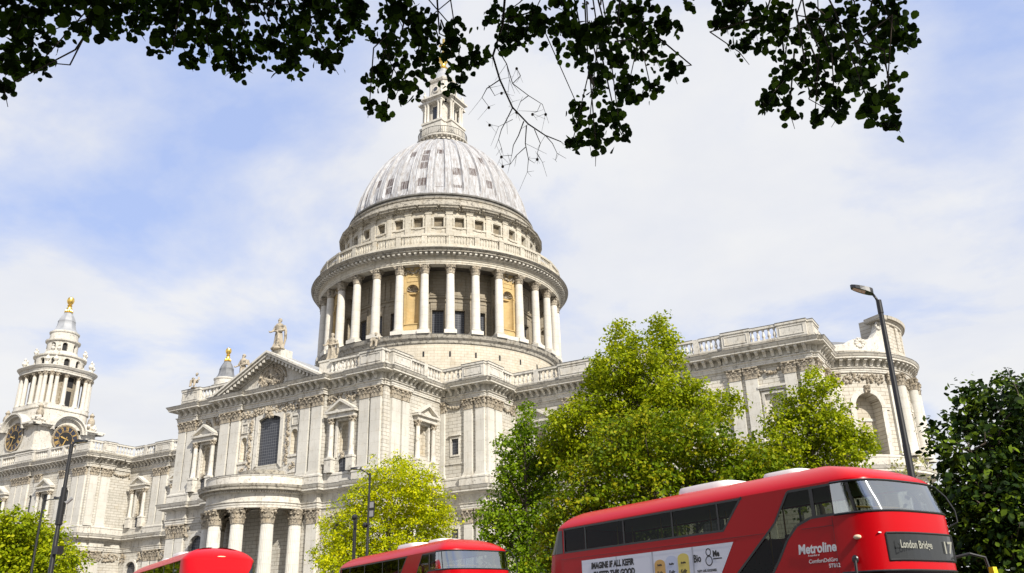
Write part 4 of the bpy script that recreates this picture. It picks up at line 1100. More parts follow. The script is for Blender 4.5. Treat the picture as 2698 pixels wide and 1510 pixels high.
    for k in range(8):
        a = k*PI/4; p8 = lambda u, d, z: (tx+(4.5+d)*math.cos(a)-u*math.sin(a), ty+(4.5+d)*math.sin(a)+u*math.cos(a), z)
        if k % 2 == 0: mb = MB(); mb.box(p8, -.6, .6, -.3, .06, 43.6, 46.6); mb.box(p8, -.7, .7, -.3, .06, 47.4, 49.3); mb.build('stage_opening', M['void'], body)
    for k in range(4):
        for da, r in ((-14, 5.35), (14, 5.35), (31, 5.85), (40, 6.15), (50, 6.15), (59, 5.85)):
            a = math.radians(k*90+da); x, y = tx+r*math.cos(a), ty+r*math.sin(a)
            cb = MB(); cb.lathe([(.55, 43.4), (.55, 43.7), (.43, 43.8), (.42, 45), (.36, 48.9)], x, y, 14); o = cb.build('column', M['column'], body, True, 40)
            cb = MB(); cb.lathe([(.37, 48.85), (.42, 48.95), (.38, 49.0), (.46, 49.4), (.62, 49.62), (.62, 49.72)], x, y, 10)
            for q in range(6): b = q*PI/3; cb.ball((x+.48*math.cos(b), y+.48*math.sin(b), 49.35), .15, 5, 4)
            cb.build('capital', M['carved'], body)
    mb = MB(); mb.sweep(rose(6.65, 5.85), [(-2.4, 49.65), (0, 49.65), (0, 50.05), (.08, 50.06), (.08, 50.35), (.35, 50.45), (.45, 50.6), (.62, 50.8), (.62, 50.9), (-2.5, 51.1)], True); mb.build('stage_entablature', M['trim'], body, True, 30)
    # open gallery, octagon, drum, lead cap, pineapple
    pg = polar(tx, ty, 4.5); hs = [hole((k+.5)*2*PI*4.5/12, 1.1, 51.3, 52.5, 'arch', depth=.5) for k in range(12)]
    mb = MB(); wall(mb, pg, 0, 2*PI*4.5, 51, 53.5, hs, 0, .4)
    for h in hs: reveal(mb, pg, h); 
    mb.build('open_gallery', M['trim'], body, True, 30, fix=False)
    mb = MB(); [pane(mb, pg, h, -.5) for h in hs]; mb.build('gallery_openings', M['void'], body, fix=False)
    mb = MB(); mb.lathe([(4.4, 53.4), (4.8, 53.5), (4.85, 53.75), (3.6, 54.0), (3.3, 54.3), (3.0, 54.9)], tx, ty, 32); mb.build('gallery_cornice', M['trim'], body, True, 30)
    po = polar(tx, ty, 2.85); hs = [hole((k+.5)*2*PI*2.85/8, .95, 54.9, 56.2, 'arch', depth=.5) for k in range(8)]
    mb = MB(); wall(mb, po, 0, 2*PI*2.85, 54.0, 57.0, hs, 0, .35)
    for h in hs: reveal(mb, po, h)
    mb.build('belfry', M['trim'], body, True, 30, fix=False)
    mb = MB(); [pane(mb, po, h, -.5) for h in hs]; mb.build('belfry_openings', M['void'], body, fix=False)
    mb = MB(); mb.lathe([(2.85, 56.9), (3.2, 57.05), (3.25, 57.35), (2.75, 57.5), (2.6, 57.6), (2.6, 58.8), (2.75, 58.9), (2.8, 59.15), (2.5, 59.35)], tx, ty, 32); mb.build('belfry_cornice', M['trim'], body, True, 30)
    mb = MB(); mb.lathe([(2.5, 59.3), (2.3, 59.5), (1.9, 60.2), (1.7, 60.9), (1.62, 61.6), (1.68, 61.75), (1.55, 61.85), (1.45, 62.3), (1.1, 63.0), (.8, 63.5), (.85, 63.62), (.02, 63.7)], tx, ty, 16, mod=lambda a, r, z: r*(1+.03*math.cos(8*a))); mb.build('lead_cap', M['roof'] if clocks else M['leaddark'], body, True, 30)
    mb = MB(); mb.lathe([(.75, 63.6), (.85, 63.9), (.5, 64.2), (.55, 64.7), (.35, 65.0), (.5, 65.3), (.3, 65.5), (.55, 65.8), (.72, 66.3), (.6, 66.9), (.2, 67.2), (.02, 67.3)], tx, ty, 14)
    for q in range(8): b = q*PI/4; mb.ball((tx+.62*math.cos(b), ty+.62*math.sin(b), 64.1), .22, 6, 4)
    mb.build('gilded_pineapple', M['gold'], body, True, 40)
    for k in range(4):
        for da in (38, 52):
            a = math.radians(k*90+da); x, y = tx+6.1*math.cos(a), ty+6.1*math.sin(a)
            ub = MB(); ub.lathe([(.45, 51), (.45, 51.5), (.18, 51.7), (.5, 52.2), (.42, 52.6), (.15, 52.9), (.25, 53.2), (.03, 53.6)], x, y, 10); ub.build('urn', M['trim'], body, True, 40)
            x, y = tx+4.5*math.cos(a), ty+4.5*math.sin(a)
            ub = MB(); ub.lathe([(.35, 53.7), (.3, 54.1), (.14, 54.3), (.4, 54.8), (.3, 55.1), (.1, 55.3)], x, y, 10); ub.ball((x, y, 55.5), .22, 8, 6); ub.build('urn', M['trim'], body, True, 40)
    return body
tower(-80.88, -16.94); tower(-80.88, 24.9, False)
# ------------------------------------------------------------------ statues on the parapets (lifted off: things of their own)
def statue(name, label, x, y, z, h, rz=0.0, pose='stand', seed=1):
    rg = random.Random(seed); mb = MB(); k = h/3.6
    V = lambda a, b, c: (a*k, b*k, c*k)
    sit = pose == 'sit'
    hgt = 0.0 if not sit else -.75
    prof = [(.58, 0), (.60, .15), (.50, .6), (.44, 1.2), (.44, 1.7), (.37, 2.0), (.41, 2.35), (.47, 2.7), (.40, 2.92), (.16, 3.05)]
    ph = rg.uniform(0, 6)
    fold = lambda a, r, zz: r*(1+.24*math.sin(7*a+ph+zz*.9)*max(0, 1-zz/2.4)+.05*math.sin(13*a+zz*2))*(1-.18*abs(math.sin(a)))
    if sit:
        prof = [(.8, 0), (.85, .2), (.8, .9), (.66, 1.15), (.5, 1.35), (.52, 1.75), (.58, 2.05), (.48, 2.25), (.2, 2.38)]
    mb.lathe([(r*k, zz*k) for r, zz in prof], 0, 0, 28, mod=lambda a, r, zz: fold(a, r/k, zz/k)*k)
    hz = 3.32+hgt+(.08 if sit else 0)
    mb.tube([V(0, 0, hz-.4), V(.02, -.03, hz-.1)], [.14*k, .12*k], 10)
    mb.ball(V(.02, -.06, hz), .23*k, 12, 9, (.88, 1, 1.2)); mb.ball(V(.02, .03, hz+.06), .25*k, 10, 7, (1, 1, 1.05), .08, rg); mb.ball(V(.02, -.2, hz-.2), .13*k, 8, 6, (1, .8, 1.3), .1, rg)
    mb.ball(V(.02, -.29, hz+.0), .05*k, 6, 5, (.7, 1, 1.3))
    sh = 2.72+hgt
    if not sit:
        mb.tube([V(-.40, 0, sh), V(-.62, -.12, sh-.60), V(-.78, -.42, sh-.85)], [.17*k, .14*k, .09*k], 9)
        mb.ball(V(-.84, -.5, sh-.86), .12*k, 8, 6); 
        for q in range(4): mb.tube([V(-.84, -.5, sh-.86), V(-.98-.02*q, -.58, sh-.92+.07*q)], [.04*k, .025*k], 5)
        mb.tube([V(.48, 0, sh), V(.62, -.2, sh-.55), V(.3, -.52, sh-.75)], [.17*k, .14*k, .09*k], 9); mb.ball(V(.22, -.56, sh-.76), .12*k, 8, 6)
        mb.tube([V(.5, .25, sh+.1), V(.66, .28, sh-.5), V(.70, .26, sh-1.4), V(.58, .2, .3)], [.14*k, .17*k, .17*k, .08*k], 9)      # cloak
        mb.tube([V(-.5, -.1, 2.1), V(0, -.5, 1.85), V(.55, -.2, 2.15), V(.5, .3, 2.3)], [.1*k, .16*k, .16*k, .1*k], 8)
        mb.tube([V(.12, -.48, 0.1), V(.18, -.55, .9), V(.1, -.42, 1.7)], [.22*k, .2*k, .16*k], 8)
    else:
        for s in (-1, 1):
            mb.tube([V(s*.28, -.1, 1.15), V(s*.42, -.85, 1.2), V(s*.4, -.95, .3), V(s*.42, -1.15, .08)], [.32*k, .27*k, .2*k, .14*k], 9)
            mb.tube([V(s*.5, 0, sh+.02), V(s*.78, -.25, sh-.5), V(s*.5, -.8, sh-.7)], [.18*k, .15*k, .1*k], 9); mb.ball(V(s*.46, -.86, sh-.7), .12*k, 8, 6)
        mb.box(lambda u, d, zz: V(u, d, zz), -.25, .3, -1.0, -.9, 1.2, 1.75)
    mb.lathe([(.02, -.12*k), (.8*k, -.12*k), (.8*k, .06*k), (.02, .06*k)], n=14)
    o = mb.build(name, M['carved'], None, False)
    md = o.modifiers.new('join', 'REMESH'); md.mode = 'VOXEL'; md.voxel_size = .035; md.use_smooth_shade = True
    o.location = (x, y, z); o.rotation_euler = (0, 0, rz); tag(o, label, 'statue', 'statues on the transept parapet'); return o

statue('statue', 'tallest robed stone statue at the very top of the triangular pediment', .3, -36.9, 36.3, 4.15, .45, seed=3)
statue('statue', 'robed stone statue right beside the gilded tip of the far tower', -8.0, -35.0, 33.75, 3.75, .2, seed=5)
statue('statue', 'standing robed stone statue seen against the leftmost columns of the drum', 7.9, -35.0, 33.75, 3.75, .6, seed=8)
statue('statue', 'hunched seated stone statue on the corner pedestal nearest the clock tower', -15.2, -36.6, 33.5, 2.7, .2, 'sit', seed=12)
statue('statue', 'seated stone statue on the corner pedestal directly below the drum columns', 16.2, -36.4, 33.5, 2.7, .35, 'sit', seed=14)

# ------------------------------------------------------------------ ground, road, pavements
HD = math.radians(-26.52); DV = (math.cos(HD), math.sin(HD)); NV = (-DV[1], DV[0]); B0 = (78.34, -97.02)
def rd(s, tt, z=0.0): return (B0[0]+DV[0]*s+NV[0]*tt, B0[1]+DV[1]*s+NV[1]*tt, z)
M['asphalt'] = plain('asphalt', (.05, .05, .052), .85, 0, .25, 2.0)
M['paving'] = plain('york_stone_paving', (.20, .185, .165), .85, 0, .15, 1.5)
M['lawn'] = plain('lawn', (.07, .11, .03), .9, 0, .3, 1.2)
M['paint'] = plain('road_paint', (.75, .75, .72), .7)
mb = MB(); mb.quad((-2500, -2500, -.16), (2500, -2500, -.16), (2500, 2500, -.16), (-2500, 2500, -.16)); tag(mb.build('ground', M['paving'], fix=False), kind='structure')
def strip(name, t0, t1, z, mat, s0=-140, s1=110):
    mb = MB(); mb.add([rd(s0, t0, z), rd(s1, t0, z), rd(s1, t1, z), rd(s0, t1, z), rd(s0, t0, -.5), rd(s1, t0, -.5), rd(s1, t1, -.5), rd(s0, t1, -.5)], [(0, 1, 2, 3), (4, 5, 1, 0), (7, 6, 2, 3), (5, 6, 2, 1), (4, 7, 3, 0)])
    return tag(mb.build(name, M[mat]), kind='structure')
strip('road', -8.4, 3.4, -.12, 'asphalt'); strip('pavement', 3.4, 6.2, 0.0, 'paving'); strip('pavement', -40, -8.4, 0.0, 'paving')
strip('lawn', 6.2, 26, .02, 'lawn', -60, 40)
mb = MB()
for i in range(60): mb.quad(rd(-130+4*i, -2.6, -.112), rd(-128+4*i, -2.6, -.112), rd(-128+4*i, -2.5, -.112), rd(-130+4*i, -2.5, -.112))
tag(mb.build('road_markings', M['paint'], fix=False), kind='structure')

# ------------------------------------------------------------------ red double-deck buses
M['red'] = plain('red_bus_paint', (.45, .003, .007), .30, spec=.14, coat=.10)
M['seam'] = plain('seam_dark_red', (.16, .004, .006), .5)
M['white'] = plain('white_panel', (.78, .79, .80), .4)
M['podwhite'] = plain('roof_pod_white', (.80, .80, .78), .35)
M['adwhite'] = plain('advert_white', (.80, .80, .86), .5)
M['ink'] = plain('ink_black', (.02, .02, .02), .6)
M['rubber'] = plain('rubber', (.02, .02, .02), .8)
M['seat'] = plain('seat_moquette', (.16, .03, .04), .9)
M['inner'] = plain('bus_lining', (.10, .085, .075), .7)
M['ceil'] = plain('bus_ceiling', (.42, .40, .38), .7)
M['pole'] = plain('grab_pole', (.72, .45, .10), .4, .6)
M['lens'] = plain('lamp_lens', (.80, .62, .42), .2)
M['white_letter'] = plain('white_lettering', (.78, .76, .76), .5)
M['tan'] = plain('pot_orange', (.72, .42, .12), .6); M['pale'] = plain('pot_blue', (.62, .66, .80), .6); M['yel'] = plain('pot_yellow', (.78, .62, .14), .6); M['sky'] = plain('pot_sky', (.28, .52, .78), .6)
def glass(name, tint, mixf, rough=.03, refl=1.0):
    m, t, p, o = new_mat(name)
    tr = t.add('ShaderNodeBsdfTransparent'); tr.inputs[0].default_value = tuple(tint)+(1,)
    gl = t.add('ShaderNodeBsdfGlossy'); gl.inputs['Roughness'].default_value = rough; gl.inputs[0].default_value = (.9, .95, 1, 1)
    fr = t.add('ShaderNodeFresnel'); fr.inputs[0].default_value = 1.45
    mx = t.add('ShaderNodeMixShader'); t.link(t.m('ADD', t.m('MULTIPLY', fr.outputs[0], refl), mixf, clamp=True), mx.inputs[0]); t.link(tr.outputs[0], mx.inputs[1]); t.link(gl.outputs[0], mx.inputs[2])
    t.link(mx.outputs[0], o.inputs[0]); return m
M['tinted'] = glass('tinted_window_glass', (.34, .36, .32), 0.0, .03, .35)
M['screen'] = glass('windscreen_glass', (.50, .56, .58), .34)

def text_mesh(name, body, size, mat, parent, mtx, shear=0.0, extr=.002, bold=0.0, sx=1.0, align='LEFT'):
    cu = bpy.data.curves.new(name, 'FONT'); cu.body = body; cu.size = size; cu.shear = shear; cu.extrude = extr; cu.offset = bold; cu.align_x = align; cu.resolution_u = 3
    tmp = bpy.data.objects.new(name, cu); C.objects.link(tmp)
    dg = bpy.context.evaluated_depsgraph_get(); me = bpy.data.meshes.new_from_object(tmp.evaluated_get(dg))
    bpy.data.objects.remove(tmp); bpy.data.curves.remove(cu)
    me.transform(Matrix.Diagonal((sx, 1, 1, 1))); me.materials.clear(); me.materials.append(mat)
    o = bpy.data.objects.new(name, me); C.objects.link(o); o.parent = parent; o.matrix_local = mtx; return o

XR, XF = -10.0, .5                                        # rear and front of the body in s
HW = 1.26; ZB, ZW0, ZW1, ZR = .32, 3.48, 4.10, 4.47
OFF = 4.75                                                # local x = s + OFF
def P_(s, y, z): return (s+OFF, y, z)
def outl(z, n=20, inset=0.0, k=0.0):
    """front outline at height z, from the right side (y=-HW) round to the left; k = how far the nose is pulled back"""
    pts = []
    for i in range(n+1):
        f = -PI/2+PI*i/n
        cx, sy = math.cos(f), math.sin(f)
        x = -.55+(1.05-k)*abs(cx)**(2/3.2); y = (HW-inset)*math.copysign(abs(sy)**(2/3.2), sy)
        pts.append((x, y))
    return pts
def lean(z):
    if z < 2.4: return 0.04*(2.4-z)
    if z < ZW0: return .02+.02*(z-2.4)
    return .05+.42*(z-ZW0)
def rear(z, n=16, f0=.5):
    pts = []
    for i in range(n+1):
        f = PI*(f0+(1.5-f0)*i/n); cx, sy = math.cos(f), math.sin(f)
        x = -9.3-(1.25-max(0, z-2.4)*.10-max(0, z-3.4)*.75)*abs(cx)**(2/3.0); y = HW*math.copysign(abs(sy)**(2/3.0), sy); pts.append((x, y))
    return pts
def loft(mb, rows, flip=False):
    n = len(rows[0]); vs = [p for r in rows for p in r]
    mb.add(vs, [(i*n+k, i*n+k+1, (i+1)*n+k+1, (i+1)*n+k) for i in range(len(rows)-1) for k in range(n-1)])

def build_bus(detail=True):
    root = empty('double_decker_bus')
    bm_ = MB()
    right = lambda u, d, z: P_(u, -HW-d, z); left = lambda u, d, z: P_(u, HW+d, z)
    s0, s1 = -9.3, -.55
    hr = polyhole([(-9.25, 3.46), (-3.42, 3.46), (-2.80, 4.10)], [(-9.25, 4.10), (-2.80, 4.10)])
    hs = polyhole([(-3.25, 2.47), (-2.20, 2.50), (-1.98, 2.76), (-1.72, 3.12), (-1.45, 3.36), (-1.1, 3.47), (s1-.001, 3.48)], [(-3.25, 2.50), (-3.17, 2.60), (-2.02, 3.50), (-1.62, 4.05), (-1.56, 4.08), (s1-.001, 4.08)])
    hl = polyhole([(-9.25, 3.46), (s1-.001, 3.46)], [(-9.25, 4.10), (s1-.001, 4.10)])
    lowr = polyhole([(-8.6, 1.35), (-2.6, 1.35)], [(-8.6, 2.25), (-2.6, 2.25)]); lowl = polyhole([(-6.2, 1.35), (-2.3, 1.35)], [(-6.2, 2.25), (-2.3, 2.25)])
    drv = polyhole([(-1.9, 1.35), (s1-.001, 1.25)], [(-1.9, 2.25), (s1-.001, 2.30)])
    wall(bm_, right, s0, s1, ZB, 4.12, [hr, hs, lowr, drv]); wall(bm_, left, s0, s1, ZB, 4.12, [hl, lowl, drv])
    # nose: red apron between the screens, red skirt
    rows = lambda z0, z1, k: [[P_(x, y, z0+(z1-z0)*i/k) for x, y in outl(z0, k=lean(z0+(z1-z0)*i/k))] for i in range(k+1)]
    loft(bm_, rows(ZB, 1.0, 2)); loft(bm_, rows(2.42, ZW0, 6)); loft(bm_, rows(ZW1-.02, 4.13, 1))
    # rear
    loft(bm_, [[P_(x, y, z) for x, y in rear(z)] for z in (ZB, 1, 2, 2.6, 3, 3.5, 3.8, 4.13)])
    body = bm_.build('body', M['red'], root, True, 30)
    sm = MB()
    for z, a, b in ((3.31, -9.4, -2.3), (2.36, -9.4, -.6), (3.30, -1.35, -.6)):
        sm.box(right, a, b, .001, .004, z, z+.012); sm.box(left, a, b, .001, .004, z, z+.012)
    for s_ in (-8.6, -3.05, -.62):
        sm.box(left, s_, s_+.012, .001, .004, .4, 3.4); sm.box(right, s_, s_+.012, .001, .004, .4, 2.3)
    sm.box(right, -.62, -.608, .001, .004, 2.4, 3.46); sm.build('panel_seam', M['seam'], body)
    # roof: rings drawn in from the body outline
    rings = []
    def ring(e, z):
        kf = lean(4.12); pts = []
        fr = outl(4.12, 20, k=kf); re = rear(4.12, 16)
        ln = [(-.55-8.75*i/12, HW) for i in range(1, 12)]; rn = [(-9.3+8.75*i/12, -HW) for i in range(1, 12)]
        allp = fr+ln+re+rn
        for x, y in allp:
            f = max(0, (x+1.6)/(1.7)); f = min(1, f)**1.5; b = min(1, max(0, (-9.0-x)/.7))**1.5
            yy = y*(1-e/HW) if abs(y) > 0 else y
            xx = x-e*f*1.75+e*b*1.1
            pts.append(P_(xx, yy, z))
        return pts
    ez = [(e, 4.12+.48*(1-(1-e/1.26)**2.4)**.75) for e in (0, .015, .04, .08, .14, .22, .32, .45, .6, .78, .98, 1.15)]
    rings = [ring(e, z) for e, z in ez]; rf = MB(); n = len(rings[0])
    rf.add([p for r in rings for p in r], [(i*n+k, i*n+(k+1) % n, (i+1)*n+(k+1) % n, (i+1)*n+k) for i in range(len(rings)-1) for k in range(n)]+[tuple(range((len(rings)-1)*n, len(rings)*n))])
    rf.build('roof', M['red'], root, True, 50)
    for a, b, w, h in ((-5.7, -3.9, .50, .17), (-3.0, -1.9, .45, .12)):
        pm_ = MB(); pm_.lathe([(1, 4.48), (1, 4.55), (.94, 4.55+h*.6), (.86, 4.55+h*.92), (.5, 4.55+h), (.01, 4.55+h*1.02)], 0, 0, 32)
        pm_.v = [P_((a+b)/2+math.copysign(abs(x)**.45, x)*(b-a)/2, math.copysign(abs(y)**.45, y)*w, z) for x, y, z in pm_.v]; pm_.build('roof_pod', M['podwhite'], root, True, 40)
    # glazing
    def gl(name, m, h, d, mat='tinted'):
        mb = MB(); pane(mb, m, h, d); return mb.build(name, M[mat], root, fix=False)
    def bars(m, us, z0, z1, o, d=-.012, w=.045):
        mb = MB()
        for u in us: mb.box(m, u-w/2, u+w/2, d-.01, d+.014, z0, z1)
        mb.build('window_bar', M['black'], o)
    o = gl('upper_window', right, hr, -.012); bars(right, (-8.3, -6.75, -5.0, -3.55), 3.5, 4.08, o)
    fb = MB()
    for (ua, za), (ub, zb) in zip(outline(hr), outline(hr)[1:]+outline(hr)[:1]):
        v = Vector((ub-ua, 0, zb-za)); L_ = v.length
        if L_ < 1e-4: continue
        nx, nz = -v.z/L_*.045, v.x/L_*.045
        fb.add([right(ua, .004, za), right(ub, .004, zb), right(ub+nx, .004, zb+nz), right(ua+nx, .004, za+nz)], [(0, 1, 2, 3)])
    fb.build('window_seal', M['black'], o, fix=False)
    o = gl('staircase_window', right, hs, -.012); bars(right, (-1.02,), 3.49, 4.08, o, w=.08)
    fb = MB(); ol = outline(hs)
    for (ua, za), (ub, zb) in zip(ol, ol[1:]+ol[:1]):
        v = Vector((ub-ua, 0, zb-za)); L_ = v.length
        if L_ < 1e-4 or min(ua, ub) > -.6: continue
        nx, nz = -v.z/L_*.05, v.x/L_*.05
        fb.add([right(ua, .004, za), right(ub, .004, zb), right(ub+nx, .004, zb+nz), right(ua+nx, .004, za+nz)], [(0, 1, 2, 3)])
    fb.build('window_seal', M['black'], o, fix=False)
    o = gl('upper_window', left, hl, -.012); bars(left, (-8.3, -6.75, -5.0, -3.4, -1.8), 3.5, 4.08, o)
    gl('lower_window', right, lowr, -.012); gl('lower_window', left, lowl, -.012); gl('cab_window', right, drv, -.012); gl('cab_window', left, drv, -.012)
    ws = MB(); loft(ws, [[P_(x, y, z) for x, y in outl(z, k=lean(z))] for z in (ZW0, 3.68, 3.88, ZW1-.02)]); wso = ws.build('windscreen', M['screen'], root, True, 60)
    lw_ = MB(); loft(lw_, [[P_(x, y, z) for x, y in outl(z, k=lean(z))] for z in (1.0, 1.5, 2.0, 2.42)]); lw_.build('lower_windscreen', M['tinted'], root, True, 60)
    br = MB()
    for idx in (2, 18):
        br.tube([P_(outl(z, k=lean(z))[idx][0]-.03, outl(z, k=lean(z))[idx][1]*.985, z) for z in (ZW0, 3.8, ZW1)], .035, 6)
    for z in (ZW0+.01, ZW1-.02, 2.44): br.tube([P_(x, y, z) for x, y in outl(z, k=lean(z)-.004)], .022, 5)
    br.build('windscreen_frame', M['black'], wso)
    wi = MB(); wi.tube([P_(.35, .1, 3.5), P_(.25, .2, 3.75), P_(.12, .15, 3.98)], .014, 5); wi.tube([P_(.12, .45, 3.98), P_(.12, -.2, 3.97)], .012, 5); wi.build('wiper', M['black'], wso)
    rg_ = MB(); loft(rg_, [[P_(x-.012, y*1.006, z) for x, y in rear(z, 16, f0)] for z, f0 in ((3.47, 1.14), (3.65, 1.20), (3.85, 1.27), (4.06, 1.34))]); rg_.build('rear_window', plain('dark_rear_glass', (.012, .014, .014), .08), root, True, 60)
    # destination display
    xd = .475
    def fx(y): return float(np.interp(y, [q[1] for q in outl(3, k=lean(3))], [q[0] for q in outl(3, k=lean(3))]))
    dm = MB(); ys = [-1.0+1.93*i/12 for i in range(13)]
    loft(dm, [[P_(fx(y)+.012+.01, y, z) for y in ys] for z in (2.63, 3.08)])
    dso = dm.build('destination_display', plain('display_glass', (.025, .027, .028), .12), root)
    fm = MB()
    for z in (2.62, 3.09): fm.tube([P_(fx(y)+.02, y, z) for y in ys], .02, 5)
    for y in (ys[0], ys[-1]): fm.tube([P_(fx(y)+.02, y, 2.62), P_(fx(y)+.02, y, 3.09)], .02, 5)
    fm.build('display_frame', M['black'], dso)
    # interior
    fl = MB(); fl.box(lambda u, d, z: P_(u, d, z), -9.4, -.3, -1.2, 1.2, 2.28, 2.36); fl.build('upper_deck_floor', M['inner'], root)
    cl = MB(); cl.box(lambda u, d, z: P_(u, d, z), -9.3, -.6, -1.1, 1.1, 4.12, 4.15); cl.build('ceiling', M['ceil'], root)
    for i in range(10):
        s = -9.0+.86*i
        for y in (-.85, -.4, .4, .85):
            if y < 0 and -3.2 < s < -1.4: continue
            st = MB(); st.box(lambda u, d, z: P_(u, d, z), s, s+.42, y-.2, y+.2, 2.7, 2.82, .02); st.box(lambda u, d, z: P_(u, d, z), s-.08, s+.02, y-.2, y+.2, 2.75, 3.42, .03); st.build('seat', M['seat'], root)
    for i in range(5):
        for y in (-.2, .2): pl = MB(); pl.tube([P_(-8.2+1.72*i, y*1.3, 2.36), P_(-8.2+1.72*i, y*1.3, 4.12)], .018, 6); pl.build('grab_pole', M['pole'], root)
    pl = MB()
    pl.tube([P_(-.25, -1.0, 3.62), P_(-.05, 0, 3.62), P_(-.25, 1.0, 3.62)], .02, 6)
    pl.build('grab_rail', M['pole'], root)
    cg = MB(); cg.box(lambda u, d, z: P_(u, d, z), -9.2, -.8, -1.15, 1.15, .4, 1.2); cg.build('lower_deck', M['inner'], root)
    # wheels
    for s in (-1.9, -7.4):
        for y in (-1.12, 1.12):
            w = MB(); k = 26; c = P_(s, y, .36)
            for r0, r1, d0, d1 in ((.30, .48, .14, .14), (.48, .48, .14, -.14), (.48, .30, -.14, -.14)):
                for i in range(k):
                    t0, t1 = 2*PI*i/k, 2*PI*(i+1)/k; q = lambda r, t, d: (c[0]+r*math.cos(t), c[1]+math.copysign(d, 1)*1.0+ (0.10 if y > 0 else -0.10)*1, c[2]+r*math.sin(t))
                    w.quad(q(r0, t0, d0), q(r0, t1, d0), q(r1, t1, d1), q(r1, t0, d1))
            wo2 = w.build('wheel', M['rubber'], root, True, 40)
            rm_ = MB(); sgn = 1 if y > 0 else -1
            rm_.add([(c[0]+.3*math.cos(2*PI*i/16), c[1]+sgn*.22, c[2]+.3*math.sin(2*PI*i/16)) for i in range(16)]+[(c[0], c[1]+sgn*.16, c[2])], [(i, (i+1) % 16, 16) for i in range(16)]); rm_.build('rim', plain('wheel_rim', (.4, .4, .4), .4, .6), wo2)
    # branch guard on the nearside front corner, mirrors
    tg = MB(); tg.tube([P_(-.35, 1.27, 4.16), P_(-.05, 1.36, 4.1), P_(.12, 1.40, 3.88), P_(.24, 1.42, 3.6), P_(.26, 1.40, 3.38), P_(.12, 1.30, 3.3)], .015, 7); tg.build('branch_guard', M['black'], root)
    mr = MB(); mr.tube([P_(.12, 1.28, 2.72), P_(.35, 1.45, 2.78), P_(.55, 1.6, 2.70), P_(.6, 1.62, 2.3)], [.03, .03, .03, .03], 7); mr.box(lambda u, d, z: P_(u, d, z), .5, .68, 1.5, 1.74, 1.95, 2.4, .02); mro = mr.build('mirror', M['black'], root)
    ym = MB(); ym.box(lambda u, d, z: P_(u, d, z), .585, .69, 1.56, 1.70, 2.36, 2.52, .01); ym.build('mirror_marker', plain('yellow_marker', (.80, .62, .02), .4), mro)
    mr = MB(); mr.tube([P_(-.22, -1.27, 2.66), P_(-.16, -1.38, 2.62), P_(-.14, -1.42, 2.35)], [.03, .03, .025], 7); mr.ball(P_(-.22, -1.29, 2.66), .07, 10, 7, (1, .6, 1.1)); mr.build('mirror', M['black'], root)
    # marker lamps
    for s, y, z in ((-.02, -HW-.005, 3.045),): lm = MB(); lm.ball(P_(s-.1, y, z), .055, 10, 6, (1.6, .7, .8)); lm.build('marker_lamp', M['lens'], root, True)
    for y in (-1.06, 1.08): lm = MB(); lm.ball(P_(fx(y)+.0, y, 3.10), .03, 8, 5, (.6, 2.2, .5)); lm.build('marker_lamp', M['white'], root, True)
    for y, w_ in ((-.85, .05), (0, .16), (.85, .05)): lm = MB(); lm.ball(P_(-9.78+.25*abs(y), y, 4.22), .028, 8, 5, (1, w_/.028, .8)); lm.build('high_level_lamp', M['lens'], root, True)
    return root

BX = lambda s: rd(s-0.0, 1.26, -.12+.12)
bus = build_bus(); cx = rd(-OFF, HW)
bus.location = (cx[0], cx[1], 0); bus.rotation_euler = (0, 0, HD)
tag(bus, 'red double decker bus with a white kefir advert, largest and nearest', 'bus', 'red double decker buses')
b2 = dup(bus); c2 = rd(-15.75-OFF, HW+.0); b2.location = (c2[0], c2[1], 0); b2.rotation_euler = (0, 0, HD-math.radians(1.6))
tag(b2, 'red double decker bus in front of the yellow-green tree, showing its upper windscreen', 'bus', 'red double decker buses')
b3 = dup(bus); c3 = rd(-21.8-10.0+OFF, -5.6); b3.location = (c3[0], c3[1], 0); b3.rotation_euler = (0, 0, HD+PI)
tag(b3, 'red double decker bus below the portico columns, seen from its rounded red rear', 'bus', 'red double decker buses')
# lettering and advert belong to the nearest bus (the others hide theirs below the frame)
def side_mtx(s, z): return Matrix(((1, 0, 0, s+OFF), (0, 0, -1, -HW-.012), (0, 1, 0, z), (0, 0, 0, 1)))
mb = MB(); q = lambda u, z, d: P_(u, -HW-d, z)
mb.add([q(-8.5, 2.45, .006), q(-3.72, 2.45, .006), q(-3.17, 3.23, .006), q(-8.5, 3.23, .006)], [(0, 1, 2, 3)]); ad = mb.build('advert_panel', M['adwhite'], bus, fix=False)
mb = MB(); mb.add([q(-8.54, 3.235, .012), q(-3.12, 3.235, .012), q(-3.12, 3.27, .012), q(-8.54, 3.27, .012)], [(0, 1, 2, 3)]); mb.add([q(-8.56, 2.4, .012), q(-8.5, 2.4, .012), q(-8.5, 3.27, .012), q(-8.56, 3.27, .012)], [(0, 1, 2, 3)]); mb.build('advert_frame', M['red'], ad, fix=False)
for i, (s_, w_) in enumerate(((-5.78, .05), (-4.44, .05), (-7.1, .03))):
    mb = MB(); mb.add([q(s_, 2.45, .009), q(s_+w_, 2.45, .009), q(s_+w_, 3.23, .009), q(s_, 3.23, .009)], [(0, 1, 2, 3)]); mb.build('panel_joint', plain('joint_grey', (.5, .5, .54), .6), ad, fix=False)
text_mesh('advert_text', 'IMAGINE IF ALL KEFIR', .20, M['ink'], ad, side_mtx(-8.10, 3.00), .10, .001, .010, .86)
text_mesh('advert_text', 'TASTED THIS GOOD', .20, M['ink'], ad, side_mtx(-8.02, 2.78), .10, .001, .010, .86)
